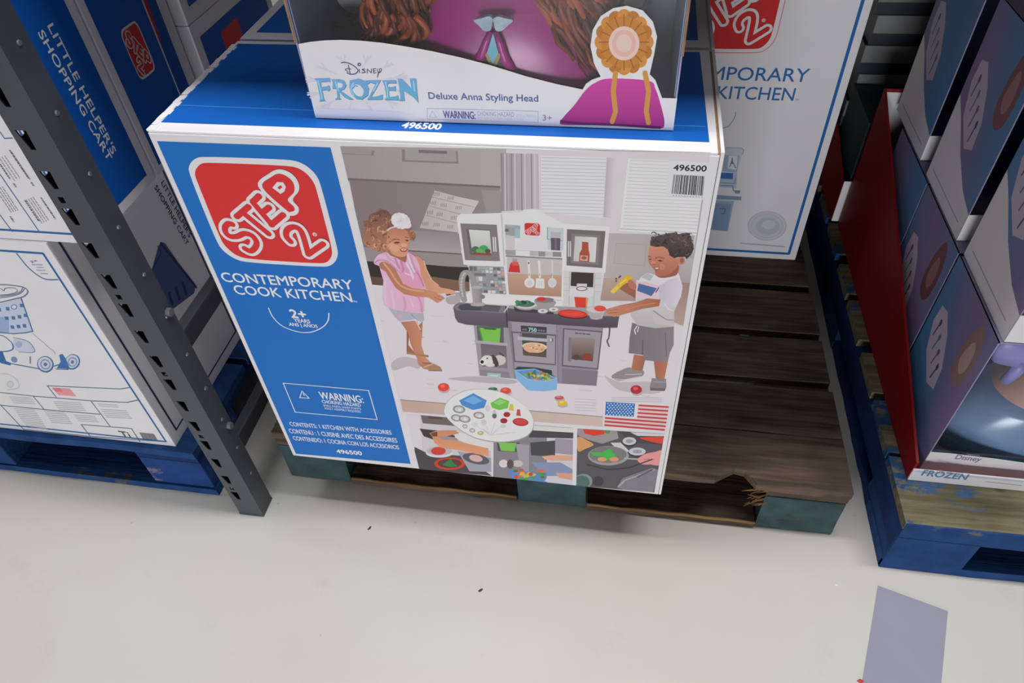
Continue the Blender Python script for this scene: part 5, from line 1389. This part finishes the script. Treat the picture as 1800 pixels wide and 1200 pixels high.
DW, DH, DT = .403, .30, .19
DX, DY = .190, .041
root = thing('doll_box', 'window front doll head box standing on top of the big kitchen carton', 'toy box', (DX + DW / 2, DY + DT / 2, TOP))
Zb = TOP + .0012
def doll_shell(root, x0, y0, z0, wall=LINER, outer=LAV):
    bm = bmesh.new()
    bx(bm, x0, x0 + .0018, y0, y0 + DT, z0, z0 + DH); bx(bm, x0 + DW - .0018, x0 + DW, y0, y0 + DT, z0, z0 + DH)
    bx(bm, x0, x0 + DW, y0 + DT - .0018, y0 + DT, z0, z0 + DH); bx(bm, x0, x0 + DW, y0, y0 + DT, z0, z0 + .0018); bx(bm, x0, x0 + DW, y0, y0 + DT, z0 + DH - .0018, z0 + DH)
    obj('box_shell', bm, outer, root)
    bm = bmesh.new()
    bx(bm, x0 + .0022, x0 + .0032, y0 + .003, y0 + DT - .004, z0 + .003, z0 + DH - .003); bx(bm, x0 + DW - .0032, x0 + DW - .0022, y0 + .003, y0 + DT - .004, z0 + .003, z0 + DH - .003)
    bx(bm, x0 + .003, x0 + DW - .003, y0 + DT - .006, y0 + DT - .004, z0 + .003, z0 + DH - .003)
    obj('liner', bm, wall, root)
doll_shell(root, DX, DY, Zb)
bm = bmesh.new()
bx(bm, DX - .0012, DX + .0012, DY - .001, DY + .002, Zb + .086, Zb + DH)
obj('window_edge', bm, KRAFT, root); bm = bmesh.new()
bx(bm, DX + DW - .0012, DX + DW + .0012, DY - .001, DY + .002, Zb + .08, Zb + DH)
obj('window_edge', bm, KRAFT, root)
# die-cut front card with curved top and a rosette shaped tab at the right
fa = Art(1, DY, -1)
curve = [(525, 77), (545, 73.5), (570, 71), (600, 70), (635, 71.5), (670, 75), (710, 81), (760, 90), (810, 101), (860, 114), (925, 134), (980, 148), (1024, 157)]
tab = [(1030, 147), (1040, 140), (1056, 134), (1044, 110), (1038, 80), (1042, 52), (1056, 28), (1078, 14), (1102, 10), (1130, 18), (1148, 38), (1155, 64), (1150, 94), (1142, 130), (1152, 140), (1164, 172)]
pxs = curve + tab + [(1191, 173), (1184, 228), (556, 208)]
P_ = [fa.uv(*p) for p in pxs]
for i, p in enumerate(P_):
    if p[1] < TOP + .004: P_[i] = (p[0], TOP + .0013)
P_ = [(max(DX, min(DX + DW, u)), v) for u, v in P_]
bm = bmesh.new(); prism(bm, [(u, DY, v) for u, v in P_], (0, -.0012, 0))
obj('front_card', bm, CARD, root)
YC = DY - .0012
a = Art(1, YC, -1, base=.0001)
# pale frost pattern
for cx, cy in ((628, 150),):
    for k in range(12):
        t0 = k * math.pi / 6 + .2
        x0, y0, x1, y1 = cx + 50 * math.cos(t0), cy + 30 * math.sin(t0), cx + 92 * math.cos(t0), cy + 52 * math.sin(t0)
        if y1 < 82 or y1 > 204: y1 = max(84, min(203, y1))
        a.stroke([(x0, y0), (x1, y1)], 3, (200, 197, 207))
        for s_ in (-.35, .35): a.stroke([((x0 + x1) / 2, (y0 + y1) / 2), ((x0 + x1) / 2 + 20 * math.cos(t0 + s_), max(86, min(202, (y0 + y1) / 2 + 14 * math.sin(t0 + s_))))], 2, (196, 194, 206))
a.poly([(560, 190), (700, 196), (760, 214), (558, 207)], (204, 204, 216))
D2 = Z(540, 90, 8.571)
for dx, dy, c_ in ((6, 7, (72, 96, 140)), (0, 0, None)):
    letters = [[(105, 410), (340, 402), (345, 470), (325, 450), (205, 462), (215, 540), (290, 530), (330, 510), (350, 570), (320, 600), (290, 580), (225, 590), (255, 720), (280, 745), (180, 752), (200, 720), (165, 560), (145, 450)],
               [(365, 425), (480, 420), (560, 440), (590, 510), (560, 570), (500, 590), (590, 650), (700, 725), (640, 725), (560, 690), (480, 610), (490, 700), (515, 722), (420, 725), (455, 690), (440, 560), (380, 560), (385, 470)],
               [(640, 440), (780, 410), (880, 450), (930, 560), (915, 660), (830, 725), (740, 715), (665, 640), (635, 540)],
               [(880, 440), (1110, 432), (1040, 560), (960, 690), (1060, 680), (1140, 650), (1135, 725), (905, 728), (930, 690), (1030, 490), (950, 470), (905, 500)],
               [(1130, 440), (1340, 435), (1345, 480), (1230, 478), (1210, 500), (1215, 540), (1300, 540), (1330, 520), (1335, 600), (1300, 590), (1230, 590), (1235, 690), (1330, 680), (1370, 660), (1380, 735), (1170, 730), (1195, 690), (1165, 520)],
               [(1360, 412), (1440, 420), (1570, 560), (1545, 412), (1640, 410), (1655, 600), (1675, 775), (1600, 690), (1450, 590), (1470, 745), (1385, 742), (1405, 700), (1385, 540)]]
    for lt in letters:
        q = D2(*[(x + dx, y + dy) for x, y in lt])
        if c_: a.poly(q, c_)
        else: a.poly(q, grad=((92, 164, 188), (112, 158, 206), 'v'))
a.poly(D2((455, 470), (520, 480), (540, 510), (520, 545), (465, 550)), (206, 206, 214)); a.poly(D2((690, 520), (740, 500), (800, 520), (850, 590), (830, 670), (770, 675), (710, 630), (685, 570)), (204, 208, 218), smooth=True)
a.stroke(D2((690, 560), (720, 520), (760, 530)), 2.2, (86, 150, 190), smooth=True)
for p in ([(160, 440), (205, 600), (225, 720)], [(700, 470), (660, 560), (700, 660)], [(1180, 460), (1210, 600), (1215, 700)], [(1600, 450), (1620, 600)], [(1000, 600), (1060, 480)], [(420, 450), (470, 600)]): a.stroke(D2(*p), 2, (150, 200, 216), smooth=True)
DI = (62, 68, 112)
a.stroke(D2((515, 175), (560, 165), (650, 190), (740, 250), (765, 300), (720, 340), (650, 345), (600, 325)), 1.7, DI, smooth=True); a.stroke(D2((620, 205), (635, 280), (650, 345)), 1.5, DI); a.stroke(D2((660, 270), (610, 262), (575, 280), (620, 310)), 1.4, DI, smooth=True)
a.stroke(D2((785, 270), (790, 325)), 1.5, DI); a.ell(*D2((785, 200))[0], 3.4, 3, DI); a.ell(*D2((788, 202))[0], 1.7, 1.5, (180, 178, 196))
a.stroke(D2((870, 270), (830, 275), (860, 295), (875, 315), (825, 325)), 1.5, DI, smooth=True); a.stroke(D2((905, 328), (905, 270), (965, 325), (970, 265)), 1.4, DI); a.stroke(D2((1035, 262), (995, 268), (1000, 328), (1040, 325)), 1.4, DI); a.stroke(D2((998, 296), (1030, 294)), 1.4, DI)
a.stroke(D2((1055, 265), (1065, 310), (1095, 305), (1085, 270), (1115, 265), (1115, 300), (1080, 330)), 1.3, DI, smooth=True); a.stroke(D2((1075, 320), (1060, 390)), 1.7, DI)
a.build('frost_lettering', root)
a = Art(1, YC, -1, base=.0001, lift=10)
a.text('Deluxe Anna Styling Head', (754, 173.5), (946, 178.5), (946, 167), (84, 98, 146), .02)
# slab serifs under the stems
a.frame([(751, 190.5), (946, 195.5), (946, 215), (751, 209)], .8, (160, 160, 178))
a.frame([(760, 195), (755, 206), (768, 206.5)], .9, (170, 170, 184))
a.text('WARNING:', (780, 207), (836, 209), (836, 196.5), (86, 92, 140), .02)
a.text('CHOKING HAZARD', (839, 203), (904, 205), (904, 197.5), (150, 150, 172), 0)
a.text('SMALL PARTS', (907, 205.4), (941, 206.4), (941, 201.5), (186, 186, 198), 0)
a.text('NOT FOR CHILDREN UNDER 3 YEARS', (839, 210), (920, 212.5), (920, 207.5), (186, 186, 198), 0)
a.text('3+', (954, 211.5), (970, 212), (970, 202.5), (118, 116, 138), 0)
a.build('warning_lettering', root)
# plain rosette ornament on the tab
a = Art(1, YC, -1, base=.0001, lift=10)
mag = (178, 56, 138)
a.poly([(985, 214), (992, 204), (1010, 184), (1028, 160), (1045, 146), (1072, 138), (1140, 142), (1152, 156), (1162, 186), (1168, 216), (1158, 226), (1100, 222), (1040, 220), (990, 219)], smooth=True, grad=((150, 40, 116), (190, 66, 152), 'v'))
a.stroke([(986, 213), (1020, 217), (1080, 219), (1160, 224)], 5, (92, 34, 88))
for k in range(16):
    t0 = k * math.pi / 8; a.ell(1097 + 40 * math.cos(t0), 74 + 45 * math.sin(t0), 12, 13, (176, 112, 46) if k % 2 else (196, 134, 62))
a.ell(1097, 74, 41, 46, (186, 122, 54))
for k in range(16):
    t0 = k * math.pi / 8; a.stroke([(1097 + 24 * math.cos(t0), 74 + 27 * math.sin(t0)), (1097 + 44 * math.cos(t0), 74 + 49 * math.sin(t0))], 2, (150, 92, 38))
a.ell(1097, 76, 27, 30, (228, 188, 176)); a.ell(1097, 76, 21, 23.5, (214, 168, 158)); a.ell(1097, 76, 14, 16, (228, 188, 176))
a.stroke([(1082, 128), (1078, 160), (1082, 196), (1076, 214)], 9, (196, 138, 66)); a.stroke([(1134, 128), (1140, 160), (1136, 196), (1140, 216)], 9, (196, 138, 66))
a.build('rosette_print', root)
bm = bmesh.new()
bx(bm, DX + .002, DX + DW - .002, DY + .0005, DY + .0009, Zb + .03, Zb + DH - .002)
obj('window_film', bm, FILM, root)

# the doll's plastic shoulders, shown in the window
MAG = plain('magenta_plastic', (176, 40, 134), .3, 0, .5, .12, 9)
cx = hit(1, .06, 868, 60).x
root = thing('doll_bust', 'magenta plastic doll shoulders with auburn curls in the window of the box on the carton', 'doll', (cx, .1215, Zb + .004))
bm = bmesh.new()
loft(bm, [(cx, .1215, Zb + .004, .158, .073), (cx, .1215, Zb + .03, .157, .073), (cx, .1215, Zb + .07, .142, .07), (cx, .1215, Zb + .105, .112, .062), (cx, .1235, Zb + .135, .072, .052), (cx, .1245, Zb + .16, .044, .04), (cx, .1245, Zb + .18, .032, .032), (cx, .1245, Zb + .215, .030, .03)], power=2.3)
obj('shoulders', bm, MAG, root, smooth=True)
SILVER = plain('silver_grey_plastic', (150, 170, 180), .35, .1, .5, .2, 120)
def leaf(px, y, dep, mat, name, parent):
    q = [hit(1, y, *p) for p in px]
    bm = bmesh.new(); prism(bm, [(p.x, y, p.z) for p in q], (0, dep, 0)); return obj(name, bm, mat, parent)
yb = .0435
W6 = Z(640, 0, 4.5)
l_ = catmull(W6((1018, 150), (985, 130), (930, 145), (866, 162), (905, 200), (950, 245), (1000, 240), (1012, 190)), True, 3)
r_ = catmull(W6((1022, 150), (1060, 132), (1110, 145), (1178, 162), (1140, 200), (1085, 246), (1040, 240), (1028, 190)), True, 3)
leaf(l_, yb, .006, SILVER, 'brooch', root); leaf(r_, yb, .006, SILVER, 'brooch', root)
leaf(W6((1020, 262), (1062, 420), (1018, 505), (972, 415)), .0448, .006, plain('teal_gem', (112, 190, 210), .3), 'gem', root)
leaf(W6((972, 415), (1018, 505), (1062, 420), (1080, 430), (1045, 540), (1000, 530), (955, 430)), .0455, .006, plain('dull_gold', (168, 142, 70), .4), 'gold_trim', root)
leaf(W6((955, 430), (1000, 535), (900, 510), (930, 450)), .0459, .005, plain('dark_green_bodice', (44, 46, 44), .5), 'bodice', root)
leaf(W6((1080, 430), (1120, 545), (1040, 535)), .0459, .005, bpy.data.materials['dark_green_bodice'], 'bodice', root)
bm = bmesh.new()
for s_ in (((1002, 250), (965, 340), (935, 430), (880, 520)), ((1036, 250), (1075, 350), (1110, 460), (1165, 560))):
    q = [hit(1, .0485, *p) for p in W6(*s_)]
    tube(bm, [(p.x, .0495, p.z) for p in q], [.003, .0045, .0055, .006], 8)
obj('lapel', bm, MAG, root, smooth=True)
xl, xr_ = hit(1, .07, 725, 30), hit(1, .07, 1000, 40)
curls('hair', root, (xl.x, .074, xl.z + .03), (.026, .013, .058), 90, 2, AUB, -1.2)
curls('hair', root, (xl.x - .008, .066, xl.z - .012), (.026, .008, .02), 40, 7, AUB, -1.4)
curls('hair', root, (xr_.x + .004, .074, xr_.z + .02), (.030, .013, .075), 110, 3, AUB, .5)
# little accessories in the window
p = hit(1, .14, 620, -4)
root = thing('toy_mirror', 'grey disc shaped toy mirror in dark holder, left in the doll box window', 'mirror', (p.x, .14, p.z))
bm = bmesh.new(); bmesh.ops.create_cone(bm, cap_ends=True, segments=40, radius1=.026, radius2=.024, depth=.008, matrix=Matrix.Translation((p.x, .144, p.z)) @ Matrix.Rotation(math.pi / 2, 4, 'X')); obj('holder', bm, BLISTER, root)
bm = bmesh.new(); bmesh.ops.create_cone(bm, cap_ends=True, segments=40, radius1=.0185, radius2=.0185, depth=.004, matrix=Matrix.Translation((p.x, .139, p.z + .003)) @ Matrix.Rotation(math.pi / 2, 4, 'X')); obj('disc', bm, plain('matte_grey_disc', (168, 168, 176), .45), root)
bm = bmesh.new(); bx(bm, p.x - .03, p.x - .008, .138, .20, p.z - .034, p.z - .026, .003); obj('shelf', bm, BLISTER, root)
p = hit(1, .085, 668, 2)
root = thing('toy_comb', 'purple and teal toy comb beside the mirror in the doll box window', 'comb', (p.x, .085, p.z))
bm = bmesh.new(); loft(bm, [(p.x, .09, p.z - .018, .008, .006), (p.x, .09, p.z - .01, .013, .008), (p.x, .09, p.z + .02, .015, .008), (p.x, .09, p.z + .03, .01, .006)], 20); obj('grip', bm, plain('purple_plastic', (66, 58, 150), .3), root, smooth=True)
bm = bmesh.new()
for k in range(7): tube(bm, [(p.x + .014, .088, p.z - .012 + k * .006), (p.x + .026, .088, p.z - .015 + k * .006)], .0016, 6)
tube(bm, [(p.x + .015, .088, p.z - .016), (p.x + .017, .088, p.z + .03)], .003, 8)
obj('teeth', bm, plain('teal_plastic', (70, 150, 170), .3), root)
p = hit(1, .09, 1105, -12)
root = thing('toy_hairpiece', 'round grey hairpiece in dark holder, right in the doll box window', 'hair clip', (p.x, .09, p.z))
bm = bmesh.new(); bmesh.ops.create_cone(bm, cap_ends=True, segments=40, radius1=.025, radius2=.023, depth=.008, matrix=Matrix.Translation((p.x, .094, p.z)) @ Matrix.Rotation(math.pi / 2, 4, 'X')); obj('holder', bm, BLISTER, root)
bm = bmesh.new(); bmesh.ops.create_cone(bm, cap_ends=True, segments=40, radius1=.019, radius2=.017, depth=.006, matrix=Matrix.Translation((p.x, .088, p.z)) @ Matrix.Rotation(math.pi / 2, 4, 'X')); obj('disc', bm, bpy.data.materials['matte_grey_disc'], root)

# ------------------------------------------------------------------ red display trays with doll boxes at the right
REDCARD = plain('red_card', (128, 10, 16), .5, 0, .3, .08, 8)
def tray(label, x0, x1, y0, y1, z0, zl, zs, zb, lip_text=False):
    root = thing('display_tray', label, 'display tray', ((x0 + x1) / 2, (y0 + y1) / 2, z0))
    t = .004
    obj('base', box(x0, x1, y0, y1, z0, z0 + .003), REDCARD, root)
    for nm, x in (('side_wall', x0), ('side_wall', x1 - t)):
        bm = bmesh.new(); prism(bm, [(x, y0, z0 + .0031), (x, y1 - .001, z0 + .0031), (x, y1 - .001, zb), (x, y0, zs)], (t, 0, 0)); obj(nm, bm, REDCARD, root)
    obj('back_wall', box(x0 + t, x1 - t, y1 - t, y1, z0 + .0031, zb), REDCARD, root)
    obj('back_lining', box(x0 + t + .001, x1 - t - .001, y1 - t - .0012, y1 - t - .0002, z0 + .0031, zb - .006), CARD, root)
    obj('front_lip', box(x0 + .001, x1 - .001, y0 - .002, y0 + .0005, z0 + .0005, zl), CARD, root)
    return root
TZ = .1425
TX = 1.043
tr1 = tray('red display tray holding doll boxes, front one on the blue pallet at right', TX, TX + .47, .080, .785, TZ, .172, .188, .476)
a = Art(1, .078, -1, base=.0002)
zl = .172
a.uvpoly([(TX + .003, zl - .006), (TX + .42, zl - .006), (TX + .42, zl - .002), (TX + .003, zl - .002)], (176, 186, 206))
a.text('FROZEN', (1619, 835), (1697, 843), (1697, 833), (92, 124, 160), .03)
a.text('Disney', (1646, 829), (1672, 831.5), (1672, 826.5), (130, 130, 156), .0)
a.stroke([(1732, 846), (1795, 853)], 1.6, (150, 140, 160))
a.build('lip_print', tr1)
tr2 = tray('red display tray deeper in the row, behind the front red tray', 1.03, 1.5, .80, 1.20, TZ, .25, .24, .36)

SKY = plain('pale_blue_plastic', (132, 164, 200), .22, 0, .6, .15, 18); SKINP = plain('doll_skin_vinyl', (222, 176, 158), .45, 0, .4, .05, 10)
def side_art(root, x, y0, z0, wave, seed, item):
    """printed left side of a doll box: lavender to blue with pale patches"""
    rn = random.Random(seed)
    a = Art(0, x, -1, base=.0002)
    # seen from outside, left is back (y large)
    A = lambda u, v: (y0 + DT * (1 - u), z0 + DH * v)
    c00, c10, c01, c11 = (130, 108, 150), (120, 100, 150), (150, 150, 190), (120, 160, 200)
    n = 6
    def cc(u, v):
        b_ = .5 + .5 * math.sin(3.2 * u + 2.4 * v + seed)
        return tuple(p * (1 - b_) + q * b_ for p, q in zip((126, 110, 148), (72, 122, 168)))
    for i in range(n):
        for j in range(n):
            q = [(i / n, j / n), ((i + 1) / n, j / n), ((i + 1) / n, (j + 1) / n), (i / n, (j + 1) / n)]
            a.uvpoly([A(*p) for p in q], [cc(*p) for p in q], keep=True)
    if wave:
        a.uvpoly([A(0, 0), A(1, 0), A(1, .16), A(.75, .2), (A(.45, .3)), A(.2, .42), A(0, .5)], (212, 206, 214))
        a.uvstroke([A(.1, .07), A(.9, .07)], .002, (150, 146, 164))
    # pale patch with small printed accessories
    a.uvpoly([A(.10, .60), A(.22, .44), A(.46, .34), A(.60, .38), A(.56, .52), A(.40, .66), A(.24, .74), A(.12, .72)], (182, 170, 190))
    for k in range(4):
        u, v = .2 + k * .09, .60 - k * .055
        cl = ((96, 70, 120), (80, 120, 150), (130, 80, 120), (70, 76, 110))[k]
        a.uvstroke([A(u, v - .05), A(u + .02, v + .05)], .0032, cl); a.uvell(*A(u + .02, v + .05), .004, .007, cl, n=10)
    if item:
        a.uvpoly([A(.66, .62), A(.78, .56), A(.88, .62), A(.9, .78), A(.84, .92), A(.74, .94), A(.66, .8)], item, smooth=True)
        a.uvpoly([A(.70, .70), A(.78, .64), A(.84, .7), A(.82, .82), A(.75, .84)], tuple(min(255, v + 34) for v in item), smooth=True)
    return a.build('side_print', root)
def doll_box(label, x0, y0, z0, seed, wave, item, text):
    root = thing('doll_box', label, 'toy box', (x0 + DW / 2, y0 + DT / 2, z0), 'window front doll boxes in the red tray')
    doll_shell(root, x0, y0, z0)
    bm = bmesh.new()
    out = [(0, 0), (DW, 0), (DW, .03), (.3, .03), (.2, .038), (.1, .046), (.03, .049), (0, .048)]
    prism(bm, [(x0 + u, y0 - .0001, z0 + .0005 + v) for u, v in out], (0, -.0012, 0)); obj('front_card', bm, CARD, root)
    if text:
        a = Art(1, y0 - .0013, -1, base=.0001)
        a.uvtext('FROZEN', (x0 + .022, z0 + .012), (x0 + .10, z0 + .012), .018, (74, 130, 180), .03)
        a.build('front_lettering', root)
    obj('window_film', box(x0 + .003, x0 + DW - .003, y0 + .0006, y0 + .001, z0 + .03, z0 + DH - .004), FILM, root)
    side_art(root, x0, y0, z0, wave, seed, item)
    return root
X1 = 1.066
db = doll_box('doll box with pale blue dress in its window, front of the red tray, bottom layer', X1, .100, TZ + .0032, 0.4, False, (140, 112, 112), False)
a = Art(1, .100 - .0013, -1, base=.0001)
a.text('Disney', (1678, 806), (1722, 811), (1722, 803), (110, 106, 140), .02); a.stroke([(1700, 798), (1722, 800)], 1.2, (176, 170, 186)); a.build('front_lettering', db)
doll_box('doll box at the bottom, second from the front of the red tray', X1, .297, TZ + .0032, 1.1, False, (112, 72, 78), False)
doll_box('doll box at the bottom, third from the front of the red tray', X1, .493, TZ + .0032, 2.2, False, None, False)
ZU = TZ + .0032 + DH + .0008
doll_box('doll box stacked on the front one, upper layer at the right edge', X1 + .006, .102, ZU, .9, True, None, True)
doll_box('doll box on the upper layer, behind the frontmost upper box', X1 + .004, .328, ZU, 2.9, True, (118, 76, 82), True)
doll_box('doll box on the upper layer, deepest in the red tray', X1 + .004, .566, ZU, 4.0, True, None, False)
# bust in the front window
cx = X1 + .19; zb = TZ + .0065
root = thing('doll_bust', 'pale doll shoulders in icy blue dress behind the window of the front tray box', 'doll', (cx, .195, zb))
bm = bmesh.new()
loft(bm, [(cx, .195, zb, .165, .082), (cx, .195, zb + .03, .166, .083), (cx, .195, zb + .065, .15, .08), (cx, .196, zb + .10, .122, .074), (cx, .197, zb + .118, .104, .068)], power=2.2)
obj('dress', bm, SKY, root, smooth=True)
bm = bmesh.new(); loft(bm, [(cx, .195, zb + .002, .1662, .0832), (cx, .195, zb + .022, .1672, .0842), (cx, .195, zb + .028, .167, .084)], power=2.2); obj('dress_band', bm, plain('teal_satin', (60, 150, 170), .25), root, smooth=True)
bm = bmesh.new(); loft(bm, [(cx, .193, zb + .085, .115, .071), (cx, .196, zb + .12, .098, .068), (cx, .198, zb + .15, .075, .056), (cx, .2, zb + .175, .04, .04), (cx, .2, zb + .215, .03, .03)], power=2.2); obj('neck_and_shoulders', bm, SKINP, root, smooth=True)
p0, p1 = hit(1, .12, 1725, 640), hit(1, .12, 1800, 610); p1.x = X1 + .078
root = thing('toy_hair_bow', 'lavender toy hair bow above the pale doll in the front tray box', 'bow', (p1.x - .01, .12, p1.z))
LVP = plain('lavender_plastic', (150, 144, 206), .4)
bm = bmesh.new(); loft(bm, [(p1.x, .135, p0.z - .004, .05, .012), (p1.x, .135, p0.z + .02, .058, .016), (p1.x, .135, p0.z + .05, .055, .014)], 30); obj('loop', bm, LVP, root, smooth=True)
q = hit(1, .12, 1770, 680); bm = bmesh.new(); tube(bm, [(q.x, .132, q.z), (q.x + .004, .13, q.z + .02), (q.x + .006, .13, q.z + .05)], [.007, .009, .011], 12); obj('tail', bm, LVP, root, smooth=True)

# ------------------------------------------------------------------ flat game boxes in the deeper tray
GB = plain('dim_grey_card', (128, 130, 132), .5); GD = plain('deep_slate_card', (40, 50, 62), .45); YL = plain('yellow_ink', (190, 180, 80), .5)
zc = TZ + .0035
names = ('bottom', 'second from the bottom', 'third from the bottom', 'middle', 'third from the top', 'second from the top', 'topmost')
for i in range(7):
    h = .0648; dx = (0, .004, -.003, .005, 0, .006, -.002)[i]
    root = thing('flat_game_box', 'flat dark game box with pale front strip, %s in its stack' % names[i], 'game box', (1.26 + dx, 1.09, zc), 'flat game boxes in the deeper tray')
    x0, x1, y0, y1 = 1.046 + dx, 1.49 + dx, 1.0, 1.185
    obj('box_body', box(x0, x1, y0, y1, zc, zc + h, .0012), GD, root)
    obj('pale_strip', box(x0 + .002, x1 - .002, y0 - .0012, y0 - .0002, zc + .026, zc + h - .001), GB, root)
    for k in range(2): obj('yellow_line', box(x0 + .14, x1 - .06, y0 - .0012, y0 - .0002, zc + .007 + k * .009, zc + .0095 + k * .009), YL, root)
    zc += h + .0004
root = thing('game_carton', 'low dark teal carton in the deeper red tray, before the stacked game boxes', 'carton', (1.26, .9, TZ + .0035))
obj('carton_body', box(1.046, 1.48, .812, .99, TZ + .0035, .385, .0015), plain('dark_teal_card', (36, 60, 66), .5, 0, .3, .3, 12), root)
obj('lid_seam', box(1.05, 1.476, .899, .903, .3848, .3853), GD, root)
for o in COL.objects:
    if o.parent is None and 'group' not in o:
        base = o.name.split('.')[0]
        gname = {'kitchen_carton': 'toy kitchen cartons on the wooden pallet', 'shopping_cart_carton': 'shopping cart cartons on the left pallet', 'display_tray': 'red display trays on the right pallet'}.get(base)
        if gname: o['group'] = gname
